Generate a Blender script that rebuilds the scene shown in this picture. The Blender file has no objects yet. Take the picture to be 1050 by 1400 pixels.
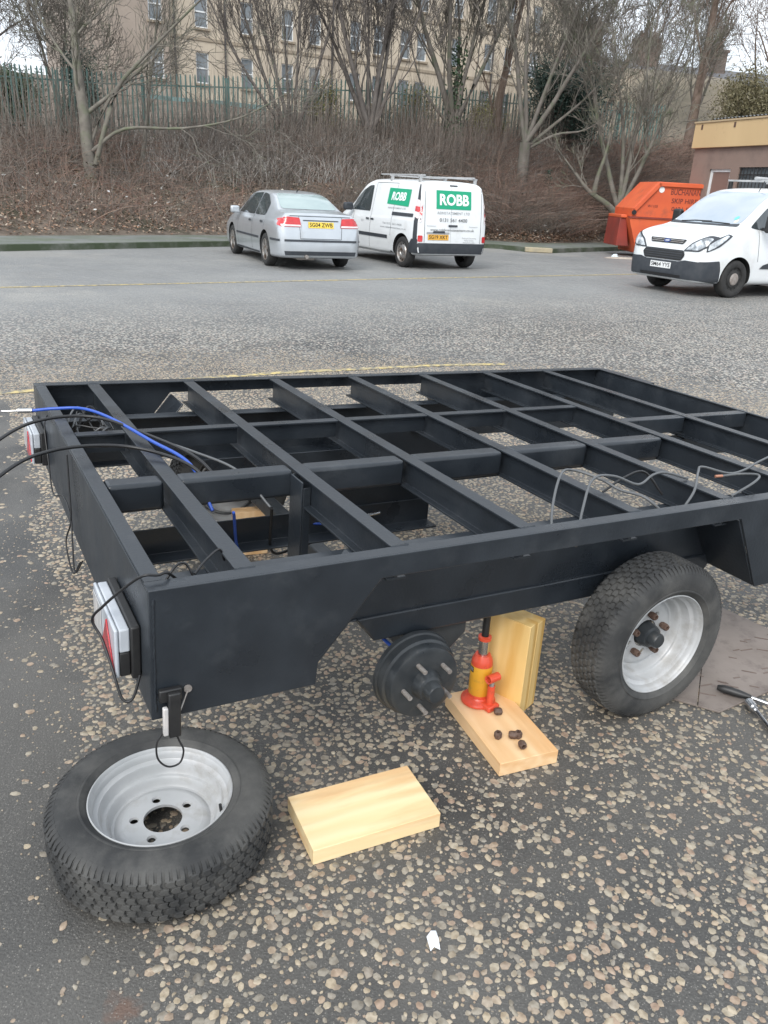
import bpy, bmesh, math, random
import numpy as np
from mathutils import Vector, Matrix
from mathutils.bvhtree import BVHTree

R = math.radians
scene = bpy.context.scene
COL = scene.collection
rng = np.random.default_rng(7)
random.seed(7)

# ------------------------------------------------------------------ camera
CAM = Vector((0, 0, 1.567))
pit, rol = R(21.973), R(3.219)
fwd = Vector((0, math.cos(pit), -math.sin(pit)))
rt0 = Vector((1, 0, 0)); dn0 = Vector((0, -math.sin(pit), -math.cos(pit)))
rt = rt0 * math.cos(rol) - dn0 * math.sin(rol)
dn = rt0 * math.sin(rol) + dn0 * math.cos(rol)
cd = bpy.data.cameras.new('camera'); cam = bpy.data.objects.new('camera', cd); COL.objects.link(cam)
cam.matrix_world = Matrix(((rt.x, -dn.x, -fwd.x, CAM.x), (rt.y, -dn.y, -fwd.y, CAM.y), (rt.z, -dn.z, -fwd.z, CAM.z), (0, 0, 0, 1)))
cd.sensor_fit = 'VERTICAL'; cd.sensor_height = 36; cd.lens = 36 * 1093.35 / 1400
cd.clip_start = 0.05; cd.clip_end = 2000
scene.camera = cam

# ------------------------------------------------------------------ sky, sun, exposure
SUN_EL, SUN_AZ = R(42), R(200)          # overcast: a broad, weak sun high behind the camera's left shoulder
w = bpy.data.worlds.new('World'); scene.world = w; w.use_nodes = True
nt = w.node_tree; nt.nodes.clear()
def wn(t, **k):
    n = nt.nodes.new(t)
    for a, b in k.items(): setattr(n, a, b)
    return n
sky = wn('ShaderNodeTexSky', sky_type='NISHITA', sun_disc=False, sun_elevation=SUN_EL, sun_rotation=SUN_AZ, air_density=1.0, dust_density=3.0, ozone_density=1.5)
hs = wn('ShaderNodeHueSaturation'); hs.inputs['Saturation'].default_value = 0.42
nt.links.new(sky.outputs[0], hs.inputs['Color'])
tc = wn('ShaderNodeTexCoord'); mp = wn('ShaderNodeMapping'); mp.inputs['Scale'].default_value = (1.5, 1.5, 5)
nt.links.new(tc.outputs['Generated'], mp.inputs[0])
nz = wn('ShaderNodeTexNoise'); nz.inputs['Scale'].default_value = 2.2; nz.inputs['Detail'].default_value = 7; nz.inputs['Roughness'].default_value = .55
nt.links.new(mp.outputs[0], nz.inputs[0])
rp = wn('ShaderNodeValToRGB'); rp.color_ramp.elements[0].position = .35; rp.color_ramp.elements[0].color = (5.0, 5.65, 6.4, 1)
rp.color_ramp.elements[1].position = .68; rp.color_ramp.elements[1].color = (9.4, 9.8, 10.2, 1)
nt.links.new(nz.outputs[0], rp.inputs[0])
mx = wn('ShaderNodeMixRGB'); mx.inputs[0].default_value = .8
nt.links.new(hs.outputs[0], mx.inputs[1]); nt.links.new(rp.outputs[0], mx.inputs[2])
bg = wn('ShaderNodeBackground'); bg.inputs[1].default_value = .10
nt.links.new(mx.outputs[0], bg.inputs[0])
nt.links.new(bg.outputs[0], wn('ShaderNodeOutputWorld').inputs[0])
sd = bpy.data.lights.new('sun', 'SUN'); sd.energy = 1.0; sd.angle = R(25); sd.color = (1, .97, .92)
so = bpy.data.objects.new('sun', sd); COL.objects.link(so)
sdir = Vector((math.sin(SUN_AZ) * math.cos(SUN_EL), math.cos(SUN_AZ) * math.cos(SUN_EL), math.sin(SUN_EL)))
so.rotation_euler = sdir.to_track_quat('Z', 'Y').to_euler()
scene.view_settings.view_transform = 'Standard'; scene.view_settings.look = 'None'
scene.view_settings.exposure = 1.12; scene.view_settings.gamma = 1.0
scene.render.engine = 'CYCLES'
scene.cycles.use_denoising = True
scene.cycles.max_bounces = 5; scene.cycles.diffuse_bounces = 2; scene.cycles.transparent_max_bounces = 8

# ------------------------------------------------------------------ helpers
_mats = {}
def mat(name, c1, c2=None, scale=8.0, rough=.6, metal=0.0, spec=.5, bump=0.0, bscale=60.0, detail=5.0, rand=None, rvar=0.0, coat=0.0, stretch=None, lo=.35, hi=.65, trans=0.0, dirt=None, dscale=2.5, dlo=.5, dhi=.7, space='Object'):
    """noise-mottled principled; rand='island'/'object' + rand colours via list c1"""
    if name in _mats: return _mats[name]
    m = bpy.data.materials.new(name); m.use_nodes = True; _mats[name] = m
    t = m.node_tree; b = t.nodes['Principled BSDF']; L = t.links.new
    tc = t.nodes.new('ShaderNodeTexCoord'); src = tc.outputs[space]
    if stretch:
        mp = t.nodes.new('ShaderNodeMapping'); mp.inputs['Scale'].default_value = stretch; L(src, mp.inputs[0]); src = mp.outputs[0]
    col = None
    if rand:
        rmp = t.nodes.new('ShaderNodeValToRGB'); rmp.color_ramp.interpolation = 'LINEAR'
        els = rmp.color_ramp.elements
        for i, c in enumerate(c1):
            p = i / max(1, len(c1) - 1)
            e = els[i] if i < 2 and len(c1) > 1 else els.new(p)
            e.position = p; e.color = (*c, 1)
        if rand == 'island': r = t.nodes.new('ShaderNodeNewGeometry').outputs['Random Per Island']
        else: r = t.nodes.new('ShaderNodeObjectInfo').outputs['Random']
        L(r, rmp.inputs[0]); col = rmp.outputs[0]
        base = col
    else:
        base = None
    n = t.nodes.new('ShaderNodeTexNoise'); n.inputs['Scale'].default_value = scale; n.inputs['Detail'].default_value = detail; L(src, n.inputs[0])
    cr = t.nodes.new('ShaderNodeMapRange'); cr.inputs[1].default_value = lo; cr.inputs[2].default_value = hi; L(n.outputs[0], cr.inputs[0])
    if rand:
        if c2:
            mxx = t.nodes.new('ShaderNodeMixRGB'); mxx.blend_type = 'MULTIPLY'; L(cr.outputs[0], mxx.inputs[0]); L(base, mxx.inputs[1]); mxx.inputs[2].default_value = (*c2, 1); col = mxx.outputs[0]
    elif c2:
        mxx = t.nodes.new('ShaderNodeMixRGB'); L(cr.outputs[0], mxx.inputs[0]); mxx.inputs[1].default_value = (*c1, 1); mxx.inputs[2].default_value = (*c2, 1); col = mxx.outputs[0]
    if dirt:
        n3 = t.nodes.new('ShaderNodeTexNoise'); n3.inputs['Scale'].default_value = dscale; n3.inputs['Detail'].default_value = 9; n3.inputs['Roughness'].default_value = .65; L(tc.outputs[space], n3.inputs[0])
        r3 = t.nodes.new('ShaderNodeMapRange'); r3.inputs[1].default_value = dlo; r3.inputs[2].default_value = dhi; L(n3.outputs[0], r3.inputs[0])
        md = t.nodes.new('ShaderNodeMixRGB'); L(r3.outputs[0], md.inputs[0]); md.inputs[2].default_value = (*dirt, 1)
        if col: L(col, md.inputs[1])
        else: md.inputs[1].default_value = (*c1, 1)
        col = md.outputs[0]
    if col: L(col, b.inputs['Base Color'])
    else: b.inputs['Base Color'].default_value = (*c1, 1)
    if rvar:
        rr = t.nodes.new('ShaderNodeMapRange'); rr.inputs[3].default_value = rough - rvar; rr.inputs[4].default_value = rough + rvar; L(n.outputs[0], rr.inputs[0]); rr.inputs[1].default_value = .3; rr.inputs[2].default_value = .7; L(rr.outputs[0], b.inputs['Roughness'])
    else: b.inputs['Roughness'].default_value = rough
    b.inputs['Metallic'].default_value = metal; b.inputs['Specular IOR Level'].default_value = spec
    if coat: b.inputs['Coat Weight'].default_value = coat; b.inputs['Coat Roughness'].default_value = .08
    if trans: b.inputs['Transmission Weight'].default_value = trans; b.inputs['IOR'].default_value = 1.45
    if bump:
        n2 = t.nodes.new('ShaderNodeTexNoise'); n2.inputs['Scale'].default_value = bscale; n2.inputs['Detail'].default_value = 6; L(src, n2.inputs[0])
        bp = t.nodes.new('ShaderNodeBump'); bp.inputs['Strength'].default_value = 1; bp.inputs['Distance'].default_value = bump; L(n2.outputs[0], bp.inputs['Height']); L(bp.outputs[0], b.inputs['Normal'])
    return m

def tag(o, label=None, cat=None, group=None, kind=None):
    if label: o['label'] = label
    if cat: o['category'] = cat
    if group: o['group'] = group
    if kind: o['kind'] = kind
    return o
def link(name, me, m=None, parent=None, bevel=0, seg=2, sharp=35, smooth=True):
    if m and not me.materials: me.materials.append(m)
    o = bpy.data.objects.new(name, me); COL.objects.link(o)
    if parent: o.parent = parent
    if smooth:
        me.polygons.foreach_set('use_smooth', [True] * len(me.polygons))
        me.set_sharp_from_angle(angle=R(sharp))
    if bevel:
        b = o.modifiers.new('bevel', 'BEVEL'); b.width = bevel; b.segments = seg; b.limit_method = 'ANGLE'; b.angle_limit = R(40); b.harden_normals = False
    return o
def empty(name, loc=(0, 0, 0), rz=0, parent=None):
    o = bpy.data.objects.new(name, None); COL.objects.link(o); o.location = loc; o.rotation_euler = (0, 0, rz); o.empty_display_size = .1
    if parent: o.parent = parent
    return o
def frames(path):
    P = [Vector(p) for p in path]; T = []
    for i in range(len(P)):
        a = P[max(0, i - 1)]; b = P[min(len(P) - 1, i + 1)]; T.append((b - a).normalized())
    n = T[0].orthogonal().normalized(); out = []
    for i, t in enumerate(T):
        n = (n - t * n.dot(t)); n = n.normalized() if n.length > 1e-6 else t.orthogonal().normalized()
        out.append((P[i], t, n, t.cross(n)))
    return out
def spline(pts, n=8):
    """Catmull-Rom through points"""
    P = [Vector(p) for p in pts]; P = [P[0] * 2 - P[1]] + P + [P[-1] * 2 - P[-2]]; out = []
    for i in range(1, len(P) - 2):
        for k in range(n):
            t = k / n; a, b, c, d = P[i - 1], P[i], P[i + 1], P[i + 2]
            out.append(.5 * ((2 * b) + (c - a) * t + (2 * a - 5 * b + 4 * c - d) * t * t + (3 * b - a - 3 * c + d) * t ** 3))
    out.append(P[-2]); return out
class MB:
    def __init__(s): s.v = []; s.f = []
    def add(s, vs, fs):
        k = len(s.v); s.v += [tuple(x) for x in vs]; s.f += [tuple(i + k for i in f) for f in fs]; return s
    def box(s, x0, x1, y0, y1, z0, z1):
        return s.add([(x0, y0, z0), (x1, y0, z0), (x1, y1, z0), (x0, y1, z0), (x0, y0, z1), (x1, y0, z1), (x1, y1, z1), (x0, y1, z1)],
                     [(0, 3, 2, 1), (4, 5, 6, 7), (0, 1, 5, 4), (1, 2, 6, 5), (2, 3, 7, 6), (3, 0, 4, 7)])
    def obox(s, c, ax, h):
        c = Vector(c); a = [Vector(q).normalized() * k for q, k in zip(ax, h)]
        vs = [c + a[0] * i + a[1] * j + a[2] * k for k in (-1, 1) for i, j in ((-1, -1), (1, -1), (1, 1), (-1, 1))]
        return s.add(vs, [(0, 3, 2, 1), (4, 5, 6, 7), (0, 1, 5, 4), (1, 2, 6, 5), (2, 3, 7, 6), (3, 0, 4, 7)])
    def prism(s, poly, axis, a, b):
        """poly in the two other axes (cyclic order: x->(y,z), y->(x,z), z->(x,y))"""
        def P(p, q): return {'x': (q, p[0], p[1]), 'y': (p[0], q, p[1]), 'z': (p[0], p[1], q)}[axis]
        n = len(poly); vs = [P(p, a) for p in poly] + [P(p, b) for p in poly]
        return s.add(vs, [tuple(range(n))[::-1], tuple(range(n, 2 * n))] + [(i, (i + 1) % n, n + (i + 1) % n, n + i) for i in range(n)])
    def tube(s, path, r, n=8, cap=True):
        fr = frames(path); k = len(fr); rr = r if hasattr(r, '__len__') else [r] * k
        vs = [p + (a * math.cos(2 * math.pi * j / n) + b * math.sin(2 * math.pi * j / n)) * rr[i] for i, (p, t, a, b) in enumerate(fr) for j in range(n)]
        fs = [(i * n + j, i * n + (j + 1) % n, (i + 1) * n + (j + 1) % n, (i + 1) * n + j) for i in range(k - 1) for j in range(n)]
        if cap: fs += [tuple(range(n))[::-1], tuple(range((k - 1) * n, k * n))]
        return s.add(vs, fs)
    def lathe(s, prof, n=48, axis='z', closed=False, c=(0, 0, 0)):
        vs = []
        for r_, h in prof:
            for j in range(n):
                a = 2 * math.pi * j / n; x, y = r_ * math.cos(a), r_ * math.sin(a)
                q = {'z': (x, y, h), 'y': (x, h, y), 'x': (h, x, y)}[axis]; vs.append((q[0] + c[0], q[1] + c[1], q[2] + c[2]))
        k = len(prof); fs = []
        for i in range(k if closed else k - 1):
            i2 = (i + 1) % k
            for j in range(n): fs.append((i * n + j, i * n + (j + 1) % n, i2 * n + (j + 1) % n, i2 * n + j))
        return s.add(vs, fs)
    def mesh(s, name='m', fix=True):
        me = bpy.data.meshes.new(name); me.from_pydata(s.v, [], s.f); me.update()
        if fix:
            b = bmesh.new(); b.from_mesh(me); bmesh.ops.recalc_face_normals(b, faces=b.faces); b.to_mesh(me); b.free()
        return me
    def build(s, name, m, parent=None, bevel=0, **k): return link(name, s.mesh(name), m, parent, bevel, **k)
def np_mesh(name, V, F, m):
    """V (n,3) F (k,4 or 3) fast mesh"""
    me = bpy.data.meshes.new(name); V = np.asarray(V, np.float32); F = np.asarray(F, np.int32); k = F.shape[1]
    me.vertices.add(len(V)); me.vertices.foreach_set('co', V.ravel())
    me.loops.add(F.size); me.loops.foreach_set('vertex_index', F.ravel())
    me.polygons.add(len(F)); me.polygons.foreach_set('loop_start', np.arange(0, F.size, k, dtype=np.int32)); me.polygons.foreach_set('loop_total', np.full(len(F), k, np.int32))
    me.update(calc_edges=True); me.validate()
    if m: me.materials.append(m)
    return me
def np_tubes(P, Rd, sides=3):
    """P (N,K,3) polylines, Rd (N,K) radii -> V,F"""
    N, K, _ = P.shape
    T = np.gradient(P, axis=1); T /= np.linalg.norm(T, axis=2, keepdims=True) + 1e-9
    ref = np.where(np.abs(T[:, :, 2:3]) > .9, np.array([1., 0, 0]), np.array([0, 0, 1.]))
    A = np.cross(T, ref); A /= np.linalg.norm(A, axis=2, keepdims=True) + 1e-9; Bq = np.cross(T, A)
    an = np.arange(sides) * 2 * np.pi / sides
    V = P[:, :, None, :] + Rd[:, :, None, None] * (np.cos(an)[None, None, :, None] * A[:, :, None, :] + np.sin(an)[None, None, :, None] * Bq[:, :, None, :])
    idx = np.arange(N * K * sides).reshape(N, K, sides); nx = np.roll(idx, -1, axis=2)
    F = np.stack([idx[:, :-1], nx[:, :-1], nx[:, 1:], idx[:, 1:]], axis=-1).reshape(-1, 4)
    return V.reshape(-1, 3), F
def copy_tree(o, parent=None):
    c = o.copy(); COL.objects.link(c); c.parent = parent
    for ch in list(o.children): copy_tree(ch, c)
    return c
def interp(pts, x): return np.interp(x, [p[0] for p in pts], [p[1] for p in pts])
# ------------------------------------------------------------------ ground
def ground_mat():
    m = bpy.data.materials.new('car_park_tarmac'); m.use_nodes = True; t = m.node_tree; b = t.nodes['Principled BSDF']; L = t.links.new
    N = t.nodes.new
    pos = N('ShaderNodeNewGeometry').outputs['Position']
    def noise(sc, det=5, rough=.55):
        n = N('ShaderNodeTexNoise'); n.inputs['Scale'].default_value = sc; n.inputs['Detail'].default_value = det; n.inputs['Roughness'].default_value = rough; L(pos, n.inputs[0]); return n.outputs[0]
    def rng_(src, a, b_, c=0, d=1):
        r = N('ShaderNodeMapRange'); r.inputs[1].default_value = a; r.inputs[2].default_value = b_; r.inputs[3].default_value = c; r.inputs[4].default_value = d; L(src, r.inputs[0]); return r.outputs[0]
    def mix(f, a, c, mode='MIX'):
        x = N('ShaderNodeMixRGB'); x.blend_type = mode
        if isinstance(f, float): x.inputs[0].default_value = f
        else: L(f, x.inputs[0])
        for i, q in ((1, a), (2, c)):
            if isinstance(q, tuple): x.inputs[i].default_value = (*q, 1)
            else: L(q, x.inputs[i])
        return x.outputs[0]
    def math_(op, a, c):
        x = N('ShaderNodeMath'); x.operation = op
        for i, q in ((0, a), (1, c)):
            if isinstance(q, (int, float)): x.inputs[i].default_value = q
            else: L(q, x.inputs[i])
        return x.outputs[0]
    # binder
    tar = mix(rng_(noise(1.1), .35, .65), (.058, .055, .051), (.102, .096, .088))
    tar = mix(rng_(noise(140, 3), .45, .7), tar, (.115, .11, .10))
    tar = mix(rng_(noise(.45, 5, .7), .55, .72), tar, (.10, .092, .08))
    tar = mix(rng_(noise(.8, 4, .6), .50, .64, 0, .75), tar, (.030, .030, .030))
    st_ = N('ShaderNodeVectorMath'); st_.operation = 'DISTANCE'; L(pos, st_.inputs[0]); st_.inputs[1].default_value = (-.475, 1.115, 0)
    tar = mix(rng_(math_('ADD', st_.outputs['Value'], rng_(noise(30, 4), .3, .7, -.02, .02)), .012, .045, .42, 0), tar, (.17, .075, .04))
    # dark grit between stones
    vf = N('ShaderNodeTexVoronoi'); vf.inputs['Scale'].default_value = 210; L(pos, vf.inputs[0])
    grit = rng_(vf.outputs['Distance'], .18, .42, 1, 0)
    cw = N('ShaderNodeSeparateColor'); L(vf.outputs['Color'], cw.inputs[0])
    gsel = math_('MULTIPLY', grit, rng_(cw.outputs[0], .72, .80))
    tar = mix(math_('MULTIPLY', gsel, .8), tar, (.24, .225, .20))
    # chippings too far off to be built singly
    vo = N('ShaderNodeTexVoronoi'); vo.inputs['Scale'].default_value = 34; L(pos, vo.inputs[0])
    stone = rng_(vo.outputs['Distance'], .40, .52, 1, 0)
    sc = N('ShaderNodeSeparateColor'); L(vo.outputs['Color'], sc.inputs[0])
    patch = noise(.32, 4, .6)
    pres = math_('GREATER_THAN', math_('ADD', sc.outputs[1], rng_(patch, .3, .7, -.28, .40)), .20)
    sx = N('ShaderNodeSeparateXYZ'); L(pos, sx.inputs[0])
    cc = N('ShaderNodeCombineXYZ'); L(sx.outputs[0], cc.inputs[0]); L(sx.outputs[1], cc.inputs[1])
    vd = N('ShaderNodeVectorMath'); vd.operation = 'DISTANCE'; L(cc.outputs[0], vd.inputs[0]); vd.inputs[1].default_value = (.4, 2.6, 0)
    fade = rng_(math_('ADD', vd.outputs['Value'], rng_(noise(2.2), .3, .7, -.7, .7)), 4.3, 6.2)
    smask = math_('MULTIPLY', math_('MULTIPLY', stone, pres), fade)
    scol = N('ShaderNodeValToRGB'); e = scol.color_ramp.elements
    e[0].position = 0; e[0].color = (.27, .265, .25, 1); e[1].position = 1; e[1].color = (.52, .47, .38, 1)
    for p, c in ((.3, (.40, .385, .35)), (.55, (.46, .43, .36)), (.8, (.42, .33, .28))): q = e.new(p); q.color = (*c, 1)
    L(sc.outputs[0], scol.inputs[0])
    far = mix(smask, tar, scol.outputs[0])
    # beyond the yellow line the surface is finer and greyer
    fin = rng_(math_('ADD', sx.outputs[1], math_('MULTIPLY', sx.outputs[0], -.62)), 9.0, 13.5)
    fcol = mix(rng_(noise(55, 3), .3, .7), (.20, .205, .205), (.33, .33, .32))
    fcol = mix(rng_(noise(.5, 4, .65), .35, .7), fcol, (.205, .21, .213))
    fcol = mix(rng_(noise(.22, 5, .6), .56, .62), fcol, (.30, .295, .28))
    far = mix(math_('MULTIPLY', fin, .8), far, fcol)
    far = mix(rng_(noise(.18, 4, .6), .45, .75, 0, .4), far, (.13, .135, .14))
    L(far, b.inputs['Base Color'])
    L(rng_(noise(1.3, 3), .3, .7, .44, .68), b.inputs['Roughness'])
    b.inputs['Specular IOR Level'].default_value = .55
    h = math_('ADD', math_('MULTIPLY', smask, 1.0), math_('MULTIPLY', noise(170, 4), .55))
    bp = N('ShaderNodeBump'); bp.inputs['Distance'].default_value = .006; bp.inputs['Strength'].default_value = .8; L(h, bp.inputs['Height']); L(bp.outputs[0], b.inputs['Normal'])
    return m
g = MB(); n_ = 40
gm = bpy.data.meshes.new('ground'); gm.from_pydata([(-400, -200, 0), (400, -200, 0), (400, 600, 0), (-400, 600, 0)], [], [(0, 1, 2, 3)]); gm.update()
ground = tag(link('ground', gm, ground_mat(), smooth=False), kind='structure')

# ---- pale chippings set in the tarmac near the camera
STONE_COLS = [(0.215, 0.196, 0.168), (0.35, 0.313, 0.254), (0.429, 0.371, 0.283), (0.486, 0.403, 0.293), (0.316, 0.292, 0.25), (0.395, 0.297, 0.221), (0.452, 0.376, 0.274), (0.271, 0.244, 0.206), (0.407, 0.36, 0.288), (0.373, 0.265, 0.197), (0.497, 0.435, 0.336)]
m_stone_i = mat('chipping_mass', STONE_COLS, (.62, .60, .57), scale=55, rough=.62, rand='island', spec=.4, bump=.0008, bscale=260)
m_stone_o = mat('chipping_single', STONE_COLS, (.62, .60, .57), scale=55, rough=.62, rand='object', spec=.4, bump=.0008, bscale=260)
BARE = [(-9, 12.5), (-2.72, 5.39), (-1.78, 3.6), (-1.27, 2.6), (-.93, 1.97), (-.56, 1.33), (-.40, 1.05), (-.2, .3)]   # left of this the tarmac has no chippings
by = [p[1] for p in BARE][::-1]; bx_ = [p[0] for p in BARE][::-1]
def value_noise(x, y, s, seed):
    r = np.random.default_rng(seed); G = r.random((64, 64)); u = x / s + 100; v_ = y / s + 100
    i = np.floor(u).astype(int); j = np.floor(v_).astype(int); fu = u - i; fv = v_ - j; fu = fu * fu * (3 - 2 * fu); fv = fv * fv * (3 - 2 * fv)
    g_ = lambda a, b_: G[a % 64, b_ % 64]
    return (g_(i, j) * (1 - fu) + g_(i + 1, j) * fu) * (1 - fv) + (g_(i, j + 1) * (1 - fu) + g_(i + 1, j + 1) * fu) * fv
def stone_fields():
    """blue-noise-ish scatter on a jittered grid, thinned by patchiness"""
    st = .0206; xs = np.arange(-4.4, 5.0, st); ys = np.arange(.75, 8.2, st)
    X, Y = np.meshgrid(xs, ys); X = X + (np.arange(len(ys)) % 2)[:, None] * st * .5
    X = (X + rng.uniform(-.45, .45, X.shape) * st).ravel(); Y = (Y + rng.uniform(-.45, .45, Y.shape) * st).ravel()
    fr = .62 * Y + .35
    keep = (np.abs(X) < fr + .25)
    dens = .66 + .34 * value_noise(X, Y, .55, 3) + .34 * (value_noise(X, Y, .17, 4) - .5) + .22 * (value_noise(X, Y, .075, 5) - .5)
    # oily dark bay round the jack and the right foreground; dusty crowded patch behind the loose wheel
    dens -= .24 * np.exp(-(((X - .55) / .5) ** 2 + ((Y - 1.85) / .28) ** 2))
    dens -= .10 * np.exp(-(((X - .1) / .55) ** 2 + ((Y - 1.45) / .28) ** 2))
    dens += .22 * np.exp(-(((X + .85) / .45) ** 2 + ((Y - 2.35) / .5) ** 2)) + .12 * np.clip((Y - 2.8) / 2, 0, 1)
    edge = X - np.interp(Y, by, bx_) - .16 * (value_noise(X, Y, .2, 8) - .5) - .05
    dens = np.where(edge < 0, np.where(edge > -.25, .05, .015), dens * np.clip(.3 + edge / .08, 0, 1))
    far = np.clip((np.hypot(X - .4, Y - 2.6) - 4.4) / 1.6, 0, 1)
    keep &= (rng.random(len(X)) < dens * (1 - far))
    return X[keep], Y[keep]
SX, SY = stone_fields()
# drop stones that overlap a bigger neighbour: none needed, the grid keeps them apart
nS = len(SX); NS = 7
srad = rng.gamma(7.0, .0098 / 7.0, nS).clip(.0050, .0145)
def stone_batch(x, y, r, NS=7):
    n = len(x); an = np.arange(NS) * 2 * np.pi / NS
    a0 = rng.uniform(0, 6.28, n); rad = r[:, None] * rng.uniform(.78, 1.14, (n, NS)); asp = rng.uniform(.60, 1.0, n)
    ang = an[None] + rng.uniform(-.22, .22, (n, NS))
    lx = np.cos(ang) * rad; ly = np.sin(ang) * rad * asp[:, None]
    c, s_ = np.cos(a0)[:, None], np.sin(a0)[:, None]
    gx = lx * c - ly * s_; gy = lx * s_ + ly * c
    h = rng.uniform(.0007, .0021, n)[:, None]; tx, ty = rng.uniform(-.05, .05, (2, n, 1))
    def ring(k, hz): return np.stack([x[:, None] + gx * k, y[:, None] + gy * k, hz + (gx * tx + gy * ty) * k], -1)
    V = np.concatenate([ring(1, -.003 + 0 * h), ring(.97, h * .6), ring(.84, h), np.stack([x[:, None], y[:, None], h * 1.03], -1)], 1)
    M = 3 * NS + 1; F = []
    for rr in (0, 1):
        for j in range(NS):
            k = (j + 1) % NS; F += [(rr * NS + j, rr * NS + k, (rr + 1) * NS + k), (rr * NS + j, (rr + 1) * NS + k, (rr + 1) * NS + j)]
    for j in range(NS): F.append((2 * NS + j, 2 * NS + (j + 1) % NS, 3 * NS))
    F = np.array(F)[None] + (np.arange(n) * M)[:, None, None]
    return V, F
order = np.argsort(-(srad / np.hypot(SX - 0, np.hypot(SY, 1.567))))
vis = (SY > 1.0) & (np.abs(SX) < .55 * SY + .2)
order = np.concatenate([order[vis[order]], order[~vis[order]]])
single, mass = order[:300], order[300:]
V, F = stone_batch(SX[mass], SY[mass], srad[mass])
Vb, Fb = V.reshape(-1, 3), F.reshape(-1, 3)
gx_, gy_ = np.meshgrid(np.arange(-1.9, 2.3, .0165), np.arange(.9, 3.6, .0165)); gx_ = (gx_ + rng.uniform(-.008, .008, gx_.shape)).ravel(); gy_ = (gy_ + rng.uniform(-.008, .008, gy_.shape)).ravel()
kp = (np.abs(gx_) < .6 * gy_ + .3) & (rng.random(len(gx_)) < .30 * np.clip((gx_ - np.interp(gy_, by, bx_) + .25) / .3, .06, 1))
Vs, Fs = stone_batch(gx_[kp], gy_[kp], rng.uniform(.0022, .0052, kp.sum()), 5)
V = np.concatenate([Vb, Vs.reshape(-1, 3)]); F = np.concatenate([Fb, Fs.reshape(-1, 3) + len(Vb)])
o = link('chippings', np_mesh('chippings', V.reshape(-1, 3), F.reshape(-1, 3), m_stone_i), None, ground, sharp=50); o['kind'] = 'stuff'
variants = []
for k in range(14):
    V, F = stone_batch(np.zeros(1), np.zeros(1), np.array([.0125])); me = np_mesh('chipping', V.reshape(-1, 3), F.reshape(-1, 3), m_stone_o)
    me.polygons.foreach_set('use_smooth', [True] * len(me.polygons)); me.set_sharp_from_angle(angle=R(50)); variants.append(me)
for q, i in enumerate(single):
    o = bpy.data.objects.new('chipping', variants[q % 14]); COL.objects.link(o); o.parent = ground
    o.location = (SX[i], SY[i], 0); s = srad[i] / .0125; o.scale = (s, s, s); o.rotation_euler = (0, 0, random.uniform(0, 6.28))

# ------------------------------------------------------------------ yellow parking lines (worn paint sheets 4 mm up)
def paint_mat():
    m = mat('worn_yellow_paint', (.62, .47, .16), (.46, .38, .20), scale=3, rough=.7, dirt=(.15, .145, .135), dscale=14, dlo=.42, dhi=.6, space='Object')
    return m
def strip(name, pts, wd, z, m, kind='structure'):
    b = MB(); n = len(pts); vs = []
    for i, p in enumerate(pts):
        a = Vector(pts[max(0, i - 1)]); c = Vector(pts[min(n - 1, i + 1)]); t = (c - a).normalized(); nn = Vector((-t.y, t.x))
        vs += [(p[0] + nn.x * wd / 2, p[1] + nn.y * wd / 2, z), (p[0] - nn.x * wd / 2, p[1] - nn.y * wd / 2, z)]
    b.add(vs, [(2 * i, 2 * i + 1, 2 * i + 3, 2 * i + 2) for i in range(n - 1)])
    return tag(b.build(name, m, smooth=False), kind=kind)
strip('painted_line', [(-12, 6.8), (-5.57, 11.5), (0, 15.7), (5.67, 19.85), (9, 22.2)], .10, .004, paint_mat())
strip('painted_line', [(-5.2, 4.3), (-2.92, 5.82), (-1.01, 7.04), (.5, 7.8), (1.13, 8.02)], .085, .004, paint_mat())

# ------------------------------------------------------------------ trailer
TM = Matrix(((.8698, -.4926, .0249, -.466), (.4924, .8703, .0206, 1.425), (-.0318, -.0057, .9995, .790), (0, 0, 0, 1)))
W_, L_ = 1.945, 2.98
m_steel = mat('blue_black_paint', (.0155, .0195, .0248), (.023, .0285, .0355), scale=6, rough=.34, rvar=.10, spec=.5, bump=.0006, bscale=90, dirt=(.045, .050, .056), dscale=5, dlo=.54, dhi=.80)
m_axle = mat('axle_paint', (.022, .026, .030), (.038, .042, .045), scale=14, rough=.36, rvar=.1, bump=.0008, bscale=60, dirt=(.075, .07, .065), dscale=20, dlo=.6, dhi=.75)
m_rubber = mat('tyre_rubber', (.030, .031, .032), (.052, .052, .051), scale=9, rough=.72, spec=.35, bump=.0006, bscale=200, dirt=(.115, .112, .105), dscale=5, dlo=.45, dhi=.75)
m_rim = mat('silver_wheel_paint', (.37, .38, .385), (.46, .465, .47), scale=7, rough=.45, metal=.1, dirt=(.27, .25, .22), dscale=9, dlo=.52, dhi=.78)
m_rust = mat('rusty_brown', (.075, .040, .028), (.13, .085, .065), scale=90, rough=.75, bump=.001, bscale=200)
m_chrome = mat('bright_steel', (.62, .62, .62), (.45, .45, .46), scale=30, rough=.22, metal=1.0)
m_dullst = mat('dull_steel', (.36, .34, .32), (.24, .21, .19), scale=60, rough=.5, metal=.35)
m_blackpl = mat('black_plastic', (.014, .014, .015), (.022, .022, .022), scale=30, rough=.45)
m_cable = mat('black_cable', (.012, .012, .013), rough=.4)
m_cableg = mat('grey_cable', (.10, .105, .11), rough=.45)
m_blue = mat('blue_cable_sheath', (.025, .085, .42), rough=.35)
m_wood = None
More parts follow.
